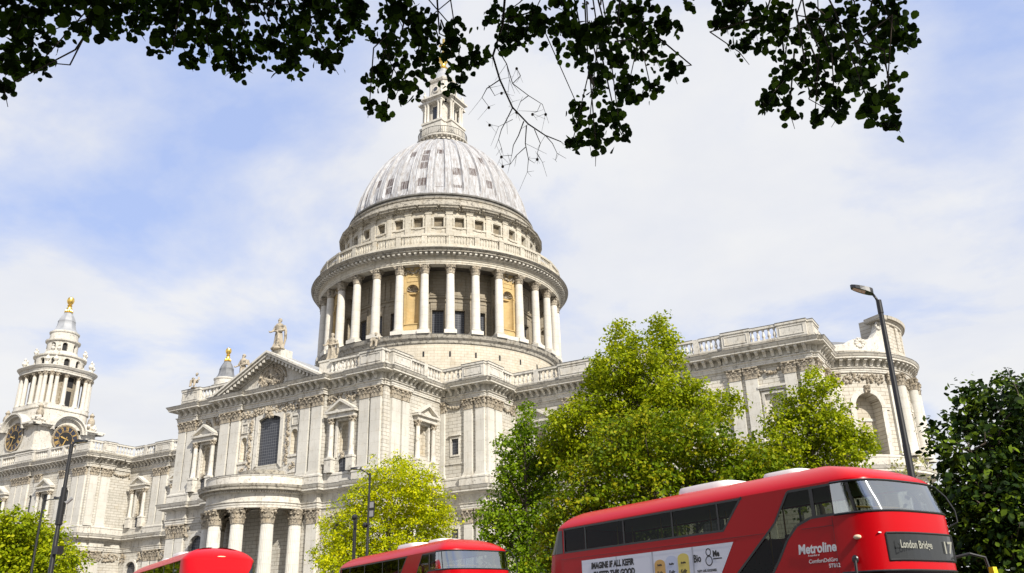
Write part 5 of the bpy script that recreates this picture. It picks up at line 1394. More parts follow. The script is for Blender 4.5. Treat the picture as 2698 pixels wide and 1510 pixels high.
for s_, zt, mt, mt2 in ((-5.52, 3.04, 'tan', 'tan'), (-5.12, 3.10, 'pale', 'sky'), (-4.73, 3.12, 'yel', 'yel')):
    mb = MB(); pts = [(s_-.18, 2.45), (s_+.18, 2.45), (s_+.18, zt-.1)]+[(s_+.18*math.cos(PI*i/8), zt-.1+.1*math.sin(PI*i/8)) for i in range(1, 8)]+[(s_-.18, zt-.1)]
    mb.add([q(u, z, .009) for u, z in pts], [tuple(range(len(pts)))]); po_ = mb.build('advert_pot', M[mt], ad, fix=False)
    mb = MB(); mb.add([q(u, z, .011) for u, z in ((s_-.18, 2.45), (s_+.18, 2.45), (s_+.18, 2.62), (s_-.18, 2.62))], [(0, 1, 2, 3)]); mb.build('pot_label', M[mt2], ad, fix=False)
    text_mesh('pot_text', 'Kefir', .12, M['ink'], ad, side_mtx(s_, 2.70), 0, .001, .003, .8, 'CENTER'); text_mesh('pot_text', 'Bio&Me', .06, M['ink'], ad, side_mtx(s_, 2.90), 0, .001, .002, .8, 'CENTER')
text_mesh('advert_logo', 'Bio', .22, M['ink'], ad, side_mtx(-4.40, 2.90), 0, .001, .006, .8); text_mesh('advert_logo', 'Me', .17, M['ink'], ad, side_mtx(-3.80, 2.98), 0, .001, .008, .9)
mb = MB()
for cz, r in ((3.08, .06), (2.90, .085)):
    for i in range(24):
        t0, t1 = 2*PI*i/24, 2*PI*(i+1)/24
        mb.add([q(-3.93+rr*math.cos(tt), cz+rr*math.sin(tt), .010) for rr, tt in ((r, t0), (r, t1), (r+.022, t1), (r+.022, t0))], [(0, 1, 2, 3)])
mb.add([q(-3.80, 2.92, .010), q(-3.54, 2.92, .010), q(-3.54, 2.945, .010), q(-3.80, 2.945, .010)], [(0, 1, 2, 3)])
mb.build('advert_logo', M['ink'], ad, fix=False)
text_mesh('advert_text', 'TASTY. LIVE. GOODNESS.', .07, M['ink'], ad, side_mtx(-4.32, 2.68), .1, .001, .002, .75)
mb = MB(); mb.add([q(-4.3, 2.45, .009), q(-3.72, 2.45, .009), q(-3.66, 2.535, .009), q(-4.3, 2.515, .009)], [(0, 1, 2, 3)]); mb.build('advert_wave', M['sky'], ad, fix=False)
text_mesh('operator_name', 'Metroline', .245, M['white_letter'], bus, side_mtx(-1.50, 2.845), .10, .001, .008, .92)
text_mesh('operator_text', 'ComfortDelGro', .10, M['white_letter'], bus, side_mtx(-1.28, 2.66), 0, .001, .001, 1.0)
text_mesh('operator_text', 'A member of', .05, M['white_letter'], bus, side_mtx(-1.28, 2.785), 0, .001, .0005, 1.0)
text_mesh('fleet_number', 'ST812', .10, M['white_letter'], bus, side_mtx(-.83, 2.555), 0, .001, .002, 1.0)
def front_mtx(y, z, x): return Matrix(((0, 0, 1, x+OFF), (1, 0, 0, y), (0, 1, 0, z), (0, 0, 0, 1)))
dsp = [c for c in bus.children if c.name.startswith('destination_display')][0]
M['led'] = plain('display_lettering', (.27, .27, .23), .6)
text_mesh('destination_text', 'London Bridge', .19, M['led'], dsp, front_mtx(-.92, 2.82, .497), 0, .001, .004, .84)
text_mesh('route_number', '17', .30, M['led'], dsp, front_mtx(.36, 2.75, .50), 0, .001, .006, 1.0)

# ------------------------------------------------------------------ lamp posts and poles
M['lampwhite'] = plain('lamp_glass', (.75, .72, .62), .3); M['sign'] = plain('sign_face', (.26, .26, .26), .5)
def lamp(x, y, h, aim, arm, label, r=.08, head=.62, bulge=None, drop=.0, lift=.25):
    root = empty('street_lamp', (x, y, 0)); tag(root, label, 'street lamp', 'black street lamps along the road')
    mb = MB(); mb.tube([(0, 0, 0), (0, 0, 1.4), (0, 0, 1.5), (0, 0, h*.60), (0, 0, h*.605), (0, 0, h-.35), (0, 0, h-.34), (0, 0, h)], [r*1.5, r*1.5, r*1.15, r*1.1, r, r*.8, r*.95, r*.9], 12); mb.build('post', M['black'], root, True, 40)
    ca, sa = math.cos(aim), math.sin(aim); f = lambda u, w, z: (u*ca-w*sa, u*sa+w*ca, h+z)
    mb = MB(); mb.tube([f(0, 0, -.12), f(arm*.5, 0, lift*.5-.02), f(arm, 0, lift)], [.035, .03, .03], 8); mb.build('arm', M['black'], root, True)
    hb = MB(); n = 14; top = []; bot = []
    for i in range(n):
        t = 2*PI*i/n; u = arm+head*(.48-.52*math.cos(t)); w = .15*math.copysign(abs(math.sin(t))**.7, math.sin(t)); tt = (u-arm)/head
        top.append(f(u, w*.75, lift+.10+.05*(1-tt)+drop*tt)); bot.append(f(u, w, lift+.0+.02*tt+drop*tt))
    hb.add(top+bot, [tuple(range(n)), tuple(range(n, 2*n))[::-1]]+[(i, (i+1) % n, n+(i+1) % n, n+i) for i in range(n)]); ho = hb.build('lamp_head', M['black'], root)
    gb = MB(); gb.add([f(arm+head*u, w, lift-.004+drop*u+.02*u) for u, w in ((.35, -.10), (.9, -.085), (.9, .085), (.35, .10))], [(0, 1, 2, 3)]); gb.build('lamp_glass', M['lampwhite'], ho, fix=False)
    return root
l1 = lamp(78.85, -92.5, 8.95, math.radians(200), .10, 'black street lamp rising behind the nearest bus, in front of the apse', r=.072, head=.5, lift=.16, drop=.2)
l2 = lamp(47.44, -92.95, 9.12, math.radians(18), .12, 'thick black street lamp with a camera and boxes, crossing the clock face', r=.085, head=.6, lift=.03)
for z0, z1, r in ((5.9, 7.0, .135), (7.0, 7.35, .11)): mb = MB(); mb.lathe([(.05, z0-.05), (r, z0), (r, z1), (.05, z1+.05)], n=14); mb.build('sleeve', M['black'], l2, True, 40)
mb = MB(); mb.box(lambda u, d, z: (u, d, z), .12, .42, -.12, .12, 4.75, 5.05); mb.build('control_box', M['black'], l2)
mb = MB(); mb.tube([(0, 0, 6.75), (.3, .05, 6.8)], .025, 6); mb.tube([(.26, .02, 6.72), (.44, .12, 6.92)], .07, 8); mb.build('cctv_camera', M['sign'], l2)
l3 = lamp(34.3, -85.7, 8.85, math.radians(40), .5, 'thin plain black street lamp rising from the round green tree below the clock tower', r=.065, head=.5, lift=-.02)
l4 = lamp(52.4, -79.85, 9.15, math.radians(215), .45, 'thin black street lamp with two sign plates against the yellow-green tree', r=.065, head=.55, lift=.18)
mb = MB(); mb.box(lambda u, d, z: (u, d, z), .06, .36, -.03, .03, 6.95, 7.75); sg = mb.build('sign_frame', M['black'], l4)
mb = MB(); mb.box(lambda u, d, z: (u, d, z), .09, .33, -.045, -.03, 7.42, 7.70); mb.box(lambda u, d, z: (u, d, z), .09, .33, -.045, -.03, 6.99, 7.28); mb.build('sign_face', M['sign'], sg)
mb = MB(); mb.ball((-.1, -.08, 6.6), .13, 10, 7); mb.ball((.02, -.1, 6.62), .07, 8, 6); mb.build('cctv_camera', M['black'], l4)
cp = empty('camera_pole', (51.9, -80.24, 0)); tag(cp, 'short black pole topped by a camera beside the thin lamp post, before the yellow-green tree', 'pole')
mb = MB(); mb.tube([(0, 0, 0), (0, 0, 6.8)], .085, 10); mb.build('post', M['black'], cp, True, 40)
mb = MB(); mb.ball((-.02, -.04, 6.98), .15, 10, 7); mb.tube([(0, 0, 6.75), (0, 0, 6.95)], .1, 8); mb.tube([(.1, -.1, 6.45), (.12, -.14, 6.75)], .06, 8); mb.build('camera_head', M['black'], cp)
T7_B = [(31.35,-85.35,6.55,1.77),(31.51,-83.94,6.84,1.54),(32.41,-85.54,7.59,1.0),(33.66,-83.98,5.68,1.24),(31.45,-81.5,5.28,1.05),(32.1,-86.48,7.84,0.62),(31.15,-83.19,5.23,1.81),(31.99,-85.62,4.9,1.75),(29.15,-85.9,7.07,1.82),(29.26,-86.54,5.79,2.07),(32.93,-85.11,3.7,1.98),(33.75,-83.49,3.89,1.49)]
T1_B = [(48.37,-72.07,11.09,0.83),(48.46,-73.94,9.94,1.27),(50.33,-73.11,9.74,1.37),(49.22,-73.07,8.76,1.84),(47.47,-74.39,8.56,1.38),(51.29,-72.91,8.27,1.24),(46.14,-74.57,7.14,1.4),(47.44,-73.24,7.15,1.87),(49.77,-72.65,7.03,1.84),(50.95,-71.66,7.45,0.92),(45.94,-75.06,5.86,1.16),(47.38,-74.08,5.41,1.61),(50.01,-73.97,5.27,1.79),(50.75,-71.75,5.76,1.15),(46.8,-76.59,5.12,0.67),(47.5,-74.78,3.75,1.59),(49.24,-72.2,3.74,1.85)]
T1b_B = [(45.57,-63.53,7.78,0.87),(44.96,-63.19,6.83,1.1),(46.4,-63.89,6.46,0.81),(45.28,-64.07,5.53,1.08)]
T2_B = [(57.96,-73.32,12.9,0.47),(58.43,-74.41,11.79,0.74),(57.74,-74.69,10.61,0.92),(58.31,-73.67,10.29,1.14),(57.85,-75.33,9.11,0.85),(58.06,-73.76,8.5,1.24),(57.07,-74.48,7.72,1.03),(59.13,-73.56,9.21,1.23),(57.28,-75.98,6.52,0.9),(58.08,-75.07,6.25,1.2),(56.9,-75.02,5.4,0.85),(59.25,-74.37,6.6,1.2),(59.1,-75.38,4.89,1.18),(60.14,-73.98,11.44,0.86),(59.95,-72.84,10.43,1.04),(58.24,-75.84,3.67,1.37)]
T3_B = [(64.02,-73.71,16.59,0.45),(66.16,-73.76,16.26,0.52),(65.61,-71.9,16.04,0.83),(63.52,-72.44,16.07,0.84),(65.3,-74.28,14.64,1.08),(64.05,-74.93,13.89,1.08),(65.78,-71.81,14.76,0.87),(62.95,-74.33,14.52,0.56),(62.34,-73.36,13.92,0.72),(64.94,-73.2,13.33,1.5),(63.49,-73.91,12.6,1.39),(66.8,-73.91,12.49,1.07),(67.72,-73.77,12.38,0.77),(61.95,-73.44,12.51,1.02),(67.87,-73.36,11.49,0.97),(65.81,-73.68,11.52,1.56),(68.08,-70.83,12.15,0.82),(63.68,-73.63,11.04,1.59),(62.39,-75.44,10.7,1.16),(68.81,-71.45,12.41,0.48),(64.82,-73.6,9.93,1.76),(61.32,-75.79,11.32,0.82),(62.31,-75.6,11.6,0.89),(60.75,-75.02,10.1,1.03),(61.82,-74.19,9.71,1.31)]
T4_B = [(68.96,-83.73,8.57,0.96),(67.93,-84.33,8.03,1.02),(70.27,-83.27,8.34,0.96),(71.11,-82.27,8.26,0.83),(68.99,-81.69,7.72,1.39),(67.66,-83.18,7.07,1.36),(70.53,-80.84,7.37,1.25),(66.66,-84.5,6.58,1.18),(68.98,-83.58,6.05,1.46),(70.13,-81.36,6.33,1.23),(71.92,-81.61,6.98,0.9),(72.11,-82.58,6.14,1.02),(73.12,-82.36,6.88,0.58),(65.75,-84.1,5.57,1.2),(67.19,-83.14,5.27,1.36),(65.29,-83.95,4.36,1.2),(66.2,-83.23,4.07,1.21),(69.06,-83.27,4.98,1.03),(71.94,-81.24,7.82,0.52),(72.72,-82.35,7.04,0.65),(72.2,-80.32,6.4,0.86)]
T5_B = [(73.13,-72.32,12.7,0.39),(73.37,-73.64,11.72,0.71),(74.06,-73.16,11.9,0.41),(72.19,-73.06,11.11,0.91),(73.54,-73.16,10.72,0.9),(71.51,-73.57,10.38,0.71),(72.57,-73.11,9.97,1.32),(73.95,-73.37,9.74,0.96),(71.76,-74.48,9.14,0.91),(74.63,-72.91,9.39,0.78),(75.1,-72.05,9.21,0.49),(73.29,-72.42,8.93,1.14),(71.94,-72.73,8.69,1.13),(70.83,-73.65,9.03,0.56),(74.46,-73.67,8.44,0.73),(72.29,-73.41,7.53,1.3)]
T5b_B = [(75.69,-62.67,9.63,0.78),(74.96,-63.46,9.19,0.63),(76.56,-63.29,9.85,0.5),(76.18,-63.28,8.79,0.91),(75.05,-62.09,8.65,0.93)]
T6_B = [(80.24,-88.21,7.25,0.35),(80.54,-87.68,7.1,0.6),(81.34,-88.22,6.88,0.7),(80.57,-87.3,6.43,0.84),(79.9,-87.51,6.8,0.46),(79.32,-88.22,6.38,0.42),(81.15,-88.01,6.03,0.82),(79.99,-89.22,5.58,0.78),(79.21,-89.48,5.54,0.4),(80.56,-88.0,5.3,1.05),(79.62,-88.77,4.81,0.79),(80.82,-88.96,4.3,1.01),(80.05,-89.14,4.16,1.0),(79.31,-88.84,4.06,0.67),(79.49,-88.29,3.43,1.03),(80.44,-89.11,3.22,1.0),(78.99,-88.96,3.23,0.67),(78.76,-87.71,4.71,0.47),(79.78,-87.79,2.41,1.4),(81.71,-87.61,5.04,1.42),(81.39,-88.62,3.55,1.36)]
T6b_B = [(81.2,-79.58,9.48,0.41),(81.44,-80.82,8.96,0.53),(81.77,-79.37,8.88,0.78),(81.23,-79.81,8.46,0.77),(81.73,-80.62,7.45,1.2),(81.05,-80.14,6.98,0.91),(81.62,-81.31,5.87,1.31)]
OV_B = [(74.728,-111.423,6.334,0.235),(74.812,-111.229,6.306,0.235),(75.392,-111.642,5.581,0.173),(75.963,-111.729,5.27,0.111),(76.392,-112.119,4.691,0.071),(75.682,-111.771,5.799,0.204),(75.757,-111.485,5.999,0.174),(76.618,-111.728,5.387,0.179),(76.552,-111.83,5.253,0.074),(74.772,-110.356,7.076,0.3),(75.632,-110.561,6.526,0.268),(76.413,-111.197,5.592,0.096),(76.223,-110.631,6.11,0.282),(75.12,-109.947,6.737,0.125),(75.514,-109.735,6.896,0.332),(75.606,-109.824,6.531,0.14),(76.631,-110.293,6.121,0.28),(76.569,-110.002,6.13,0.179),(76.383,-109.561,6.741,0.313),(77.498,-110.536,5.433,0.121),(76.783,-109.579,6.694,0.228),(77.287,-110.041,6.327,0.138),(74.71,-111.047,6.85,0.165),(76.548,-111.76,5.525,0.152),(75.394,-110.81,6.712,0.195),(75.164,-110.32,7.16,0.21),(76.588,-110.975,6.024,0.199),(75.492,-109.771,7.353,0.257),(75.748,-109.552,7.392,0.256),(77.452,-110.726,5.815,0.185),(76.471,-109.371,7.245,0.204),(77.941,-110.334,5.765,0.183),(77.134,-109.437,6.382,0.22),(77.167,-109.619,5.97,0.157),(77.672,-109.928,5.52,0.174),(77.301,-109.858,5.505,0.065),(76.66,-108.887,6.16,0.085),(77.624,-109.622,6.077,0.184),(78.038,-109.817,5.861,0.173),(77.193,-108.8,6.587,0.21),(77.712,-109.169,6.12,0.143),(77.21,-108.493,6.486,0.138),(78.104,-109.523,5.858,0.072),(77.615,-109.618,6.312,0.174),(77.578,-108.256,7.339,0.21),(78.155,-108.736,6.673,0.225),(77.996,-108.827,6.506,0.13),(78.665,-109.204,6.143,0.236),(79.107,-109.584,5.629,0.212),(78.523,-107.44,7.385,0.302),(79.43,-109.272,5.844,0.189),(78.181,-107.816,6.892,0.185),(78.932,-108.737,5.978,0.206),(78.784,-107.298,7.023,0.212),(79.356,-108.503,5.877,0.11),(78.255,-107.541,6.696,0.186),(78.873,-108.275,5.995,0.18),(79.312,-108.921,5.421,0.079),(78.291,-108.038,6.084,0.133),(78.586,-108.084,5.913,0.166),(78.402,-108.138,5.738,0.132),(78.864,-108.516,5.428,0.101),(78.909,-109.127,4.964,0.049),(78.314,-108.294,5.606,0.057),(79.573,-109.171,5.778,0.126),(79.377,-107.764,7.032,0.064),(79.78,-107.804,6.781,0.195),(79.832,-108.429,6.125,0.111),(79.85,-107.39,6.853,0.243),(79.991,-108.842,5.566,0.101),(80.207,-108.32,6.0,0.242),(80.385,-107.307,6.636,0.28),(80.731,-108.279,5.882,0.239),(80.917,-107.468,6.388,0.231),(81.01,-107.706,5.989,0.168),(81.086,-106.916,6.512,0.082),(80.765,-106.807,6.536,0.249),(80.547,-107.469,6.124,0.19),(80.328,-107.288,6.28,0.176),(80.332,-108.877,5.203,0.122),(80.291,-107.525,5.902,0.187),(79.937,-107.253,6.104,0.156),(80.004,-108.331,5.394,0.053),(80.468,-107.889,5.474,0.139),(80.716,-108.042,5.517,0.171),(80.85,-106.882,6.151,0.105),(80.869,-108.422,5.033,0.101),(80.881,-108.217,4.972,0.071),(80.821,-109.186,4.595,0.077),(80.182,-108.252,5.265,0.073),(80.275,-107.724,5.48,0.057),(80.377,-106.977,5.887,0.071)]
TW_B = [(9,[(77.95,-108.756,7.294),(77.909,-108.78,6.749),(77.828,-108.829,6.401),(77.879,-108.798,6.145),(77.971,-108.744,5.852),(78.088,-108.678,5.677),(78.212,-108.611,5.558),(78.332,-108.55,5.486)]),(4,[(77.844,-108.819,6.53),(77.933,-108.766,6.312),(77.976,-108.741,6.1),(78.095,-108.674,5.97),(78.2,-108.617,5.873),(78.222,-108.606,5.778)]),(4,[(77.879,-108.798,6.145),(77.779,-108.859,6.055),(77.742,-108.882,5.96),(77.792,-108.851,5.865)]),(3,[(77.794,-108.85,6.084),(77.838,-108.823,5.979),(77.889,-108.792,6.011)]),(4,[(77.971,-108.744,5.852),(77.924,-108.771,5.732),(77.883,-108.795,5.633),(77.861,-108.809,5.534),(77.881,-108.797,5.447)]),(4,[(78.052,-108.698,5.707),(78.01,-108.721,5.569),(77.969,-108.745,5.471),(77.956,-108.753,5.374),(77.879,-108.798,5.368)]),(4,[(78.072,-108.686,5.666),(78.059,-108.694,5.487),(78.079,-108.683,5.33),(78.067,-108.689,5.207)]),(3,[(78.058,-108.694,5.448),(77.991,-108.732,5.373),(77.945,-108.759,5.289),(77.887,-108.793,5.275)]),(3,[(78.132,-108.654,5.623),(78.173,-108.632,5.481),(78.146,-108.646,5.385),(78.183,-108.627,5.294)]),(3,[(78.212,-108.611,5.558),(78.264,-108.584,5.476),(78.297,-108.568,5.375),(78.282,-108.575,5.31)]),(3,[(78.095,-108.674,5.97),(78.033,-108.709,5.911),(78.0,-108.727,5.81)]),(3,[(77.976,-108.741,6.1),(78.039,-108.705,6.181),(78.01,-108.722,6.267)]),(2,[(77.969,-108.745,5.73),(77.863,-108.808,5.661),(77.796,-108.849,5.686)]),(2,[(78.079,-108.683,5.33),(78.123,-108.659,5.289),(78.145,-108.647,5.334)]),(2,[(78.185,-108.626,5.874),(78.158,-108.64,5.802),(78.121,-108.66,5.784)]),(2,[(77.933,-108.766,6.312),(77.952,-108.755,6.143),(77.937,-108.763,5.997),(77.972,-108.743,5.913)])]
# ------------------------------------------------------------------ trees: tapered trunk and limbs, crown of leaf-sized faces
def leaf_mat(name, dark, mid, light, trans=.35, rough=.5):
    m, t, p, o = new_mat(name)
    at = t.add('ShaderNodeAttribute'); at.attribute_name = 'tint'
    c = t.ramp(at.outputs['Fac'], [(0.0, dark), (.5, mid), (1.0, light)])
    t.link(c, p.inputs['Base Color']); p.inputs['Roughness'].default_value = rough; p.inputs['Specular IOR Level'].default_value = .12
    tr = t.add('ShaderNodeBsdfTranslucent'); t.link(c, tr.inputs[0])
    mx = t.add('ShaderNodeMixShader'); mx.inputs[0].default_value = trans
    t.link(p.outputs[0], mx.inputs[1]); t.link(tr.outputs[0], mx.inputs[2]); t.link(mx.outputs[0], o.inputs[0]); return m

M['bark'] = plain('bark', (.075, .058, .042), .9, 0, .35, 6.0)
LEAF = np.array([(0, -.5, 0), (.30, -.22, .06), (.36, .12, .08), (0, .55, -.03), (-.36, .12, .08), (-.30, -.22, .06)])
def leaves_mesh(name, pos, size, nrm, tint, mat, parent, round_=False):
    """one mesh of many leaves: pos (n,3), size (n), nrm (n,3), tint (n)"""
    n = len(pos); g = np.random.default_rng(n+7)
    nz = nrm/np.maximum(np.linalg.norm(nrm, axis=1, keepdims=True), 1e-6)
    a = g.normal(size=(n, 3)); a[:, 2] -= .5; ax = a-nz*(a*nz).sum(1, keepdims=True); ax /= np.maximum(np.linalg.norm(ax, axis=1, keepdims=True), 1e-6)
    bx = np.cross(nz, ax)
    L = LEAF if not round_ else np.array([(0, -.5, 0), (.34, -.36, .05), (.48, -.02, .09), (.28, .36, .05), (0, .56, -.04), (-.28, .36, .05), (-.48, -.02, .09), (-.34, -.36, .05)])
    k = len(L)
    V = (pos[:, None, :]+size[:, None, None]*(L[None, :, 0:1]*bx[:, None, :]+L[None, :, 1:2]*ax[:, None, :]+L[None, :, 2:3]*nz[:, None, :])).reshape(-1, 3)
    half = k//2; q1 = list(range(0, half+1)); q2 = [0]+list(range(half, k))
    loops = np.concatenate([np.arange(n)[:, None]*k+np.array(q1)[None], np.arange(n)[:, None]*k+np.array(q2)[None]], 1).reshape(-1)
    m1, m2 = len(q1), len(q2); starts = (np.arange(n)[:, None]*(m1+m2)+np.array([0, m1])[None]).reshape(-1); tot = np.tile([m1, m2], n)
    me = bpy.data.meshes.new(name); me.vertices.add(len(V)); me.vertices.foreach_set('co', V.astype(np.float32).reshape(-1))
    me.loops.add(len(loops)); me.loops.foreach_set('vertex_index', loops.astype(np.int32))
    me.polygons.add(2*n); me.polygons.foreach_set('loop_start', starts.astype(np.int32)); me.polygons.foreach_set('loop_total', tot.astype(np.int32))
    me.update(); me.validate()
    at = me.attributes.new('tint', 'FLOAT', 'FACE'); at.data.foreach_set('value', np.repeat(tint, 2).astype(np.float32))
    me.materials.append(mat); o = bpy.data.objects.new(name, me); C.objects.link(o); o.parent = parent; return o

def crown_points(blobs, per_m2, twig_r, per_twig, g, shell=.55):
    """twigs spread through each lobe of the crown, leaves bunched round each twig"""
    P, N, T = [], [], []
    for (x, y, z, r) in blobs:
        nt = max(4, int(per_m2*r*r))
        d = g.normal(size=(nt, 3)); d /= np.linalg.norm(d, axis=1, keepdims=True)
        rad = r*(shell+(1-shell)*g.random(nt)**.6)*(1+.20*g.normal(size=nt).clip(-1.8, 2.2))
        tw = np.array((x, y, z))+d*rad[:, None]*np.array((1, 1, .92))
        tt = g.random(nt)
        for c, dd, t0 in zip(tw, d, tt):
            k = max(2, int(per_twig*g.uniform(.5, 1.5)))
            off = g.normal(size=(k, 3))*twig_r*np.array((1, 1, .7)); P.append(c+off)
            nn = dd*.55+g.normal(size=(k, 3))*.55+np.array((0, 0, .55)); N.append(nn); T.append(np.clip(t0*.6+g.random(k)*.5-.05, 0, 1))
    return np.concatenate(P), np.concatenate(N), np.concatenate(T)

def tree(name, label, blobs, mat, leaf, per_m2, per_twig, base=None, trunk_r=.22, seed=1, twig_r=None, cat='tree', lean_=0.0, inner=True, n_limb=14):
    g = np.random.default_rng(seed); B = np.array(blobs)
    w = B[:, 3]**2; cx, cy = (B[:, 0]*w).sum()/w.sum(), (B[:, 1]*w).sum()/w.sum()
    if base: cx, cy = base
    root = empty(name, (cx, cy, 0)); tag(root, label, cat, 'trees between the road and the cathedral' if cat == 'tree' else None)
    L0 = np.array((cx, cy, 0.0)); zt = (B[:, 2]+B[:, 3]).max(); zl = B[:, 2].min()
    hgt = zt*.82
    mb = MB(); pts = [(0, 0, 0)]; n = 7
    for i in range(1, n+1): pts.append((lean_*i/n+g.normal()*.06, g.normal()*.06, hgt*i/n))
    rad = [trunk_r*(1.25 if i == 0 else 1-.82*i/n) for i in range(n+1)]
    mb.tube(pts, rad, 9); to = mb.build('trunk', M['bark'], root, True)
    order = np.argsort(-B[:, 3]); lm = MB()
    for j in order[:n_limb]:
        e = B[j, :3]-L0; h0 = min(max(.25*zt, e[2]-1.2-np.hypot(e[0], e[1])*.5), hgt*.95); h0 = max(h0, .8)
        i = h0/hgt*n; i0 = int(i); s = np.array(pts[i0])+(np.array(pts[min(i0+1, n)])-np.array(pts[i0]))*(i-i0)
        mid = s+(e-s)*.5+np.array((0, 0, .25)); r0 = rad[i0]*.5
        lm.tube([tuple(s), tuple(mid+g.normal(size=3)*.12), tuple(e), tuple(e+(e-mid)*.4+g.normal(size=3)*.15)], [r0, r0*.65, r0*.4, .012], 6)
        for q in range(4):
            dd = g.normal(size=3); dd[2] = abs(dd[2])*.6; dd /= np.linalg.norm(dd); lm.tube([tuple(e), tuple(e+dd*B[j, 3]*.5), tuple(e+dd*B[j, 3]*.98+g.normal(size=3)*.1)], [r0*.3, r0*.2, .008], 4)
    lm.build('limbs', M['bark'], root, True)
    # lobes behind the visible ones give the crown its depth
    extra = []
    if inner:
        ctr = np.array((cx, cy))
        for (x, y, z, r) in blobs:
            dirv = np.array((x, y))-np.array((CAM.x, CAM.y)); dirv /= np.linalg.norm(dirv)
            q = r*1.1*g.uniform(.6, 1.4); extra.append((x+dirv[0]*q+g.normal()*.2, y+dirv[1]*q+g.normal()*.2, z+g.normal()*.2, r*.9))
    P, N, T = crown_points(blobs, per_m2, twig_r or leaf*1.1, per_twig, g)
    if extra:
        P2, N2, T2 = crown_points(extra, per_m2*.5, twig_r or leaf*1.1, per_twig, g); P = np.concatenate([P, P2]); N = np.concatenate([N, N2]); T = np.concatenate([T, T2])
    k = P[:, 2] > .6; P, N, T = P[k], N[k], T[k]
    leaves_mesh('crown', P-L0, leaf*g.uniform(.4, 1.4, len(P)), N, T, mat, root); return root

L_gold = leaf_mat('golden_leaves', (.15, .21, .004), (.48, .53, .005), (.78, .72, .008), .47)
L_green = leaf_mat('green_leaves', (.05, .095, .004), (.15, .25, .006), (.33, .41, .012), .42)
L_bright = leaf_mat('bright_green_leaves', (.09, .14, .003), (.29, .36, .006), (.54, .54, .015), .45)
L_olive = leaf_mat('olive_leaves', (.05, .095, .003), (.17, .245, .005), (.42, .38, .012), .42)
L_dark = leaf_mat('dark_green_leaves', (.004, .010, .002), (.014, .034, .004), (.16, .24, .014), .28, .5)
L_pale = leaf_mat('pale_leaves', (.22, .24, .07), (.42, .42, .14), (.55, .48, .22), .4)
tree('tree', 'bright yellow tree with two thin black poles before it, beside the columned portico', T1_B, L_gold, .12, 90, 14, seed=11, trunk_r=.2)
tree('sapling', 'small pale yellowish sapling between the golden tree and the bastion wall', T1b_B, L_pale, .15, 36, 7, seed=12, trunk_r=.08)
tree('tree', 'dark green narrow-topped tree against the bastion corner', T2_B, L_green, .15, 80, 13, seed=13)
tree('tree', 'tallest bright green tree with two leafy peaks reaching above the choir parapet', T3_B, L_bright, .15, 85, 14, seed=14, trunk_r=.28)
tree('tree', 'wide olive and rust tinged tree directly behind the roof of the nearest bus', T4_B, L_olive, .135, 95, 13, seed=15)
tree('tree', 'pointed light green tree standing before the curved apse with its arched recess', T5_B, L_bright, .135, 90, 14, seed=16)
tree('shrub', 'pale thin-leaved shrub at the foot of the apse behind the lamp post', T5b_B, L_pale, .14, 20, 6, seed=17, trunk_r=.06)
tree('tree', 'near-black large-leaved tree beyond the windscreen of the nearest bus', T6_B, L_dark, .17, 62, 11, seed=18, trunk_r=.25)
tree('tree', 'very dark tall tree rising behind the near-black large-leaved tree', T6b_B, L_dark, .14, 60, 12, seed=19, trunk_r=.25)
tree('tree', 'rounded bright green tree below the clock tower, at the foot of two lamp posts', T7_B, L_bright, .19, 55, 13, seed=20, trunk_r=.2)

# the tree the photograph was taken under: trunk behind the photographer, its leafy fringe hanging into view
g = np.random.default_rng(77)
root = empty('overhanging_tree', (84.3, -116.6, 0)); tag(root, 'large shaded tree overhead whose leafy fringe hangs across the top of the picture', 'tree')
O0 = np.array((84.3, -116.6, 0.0)); mb = MB(); mb.tube([(0, 0, 0), (-.1, .05, 2), (-.2, .2, 4.5), (-.6, .6, 7.5), (-.8, 1.0, 10.5), (-.9, 1.2, 13)], [.5, .38, .34, .27, .17, .05], 12); mb.build('trunk', M['bark'], root, True)
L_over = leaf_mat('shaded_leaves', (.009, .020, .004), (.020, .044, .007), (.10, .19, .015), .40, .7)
OB = np.array(OV_B); groups = [OB[:31], OB[31:44], OB[44:66], OB[66:]]
lm = MB(); twl = MB(); lmA = MB(); twA = MB()
for gi, q in enumerate(groups):
    w = q[:, 3]; c = (q[:, :3]*w[:, None]).sum(0)/w.sum()-O0; up = c+np.array((0, 0, 1.3)); s = np.array((-.35, .35, 5.6+.5*gi)) if gi else np.array((70.5, -115.9, 6.2))-O0
    (lm if gi else lmA).tube([tuple(s), tuple(s+(up-s)*.35+np.array((0, 0, 1.2))), tuple(s+(up-s)*.7+np.array((0, 0, 1.1))), tuple(up)], [.13, .09, .06, .03], 8)
    for b in q:
        e = b[:3]-O0; a = up+(e-up)*(g.uniform(0, .35) if g.random() < .4 else g.uniform(.5, .75)); (twl if gi else twA).tube([tuple(a), tuple((a+e)/2+g.normal(size=3)*.16), tuple(e), tuple(e+np.array((0, 0, -b[3]*.8))+g.normal(size=3)*.04)], [.009, .006, .004, .002], 5)
lm.build('limbs', M['bark'], root, True); twl.build('twigs', M['bark'], root, True)
FR = []
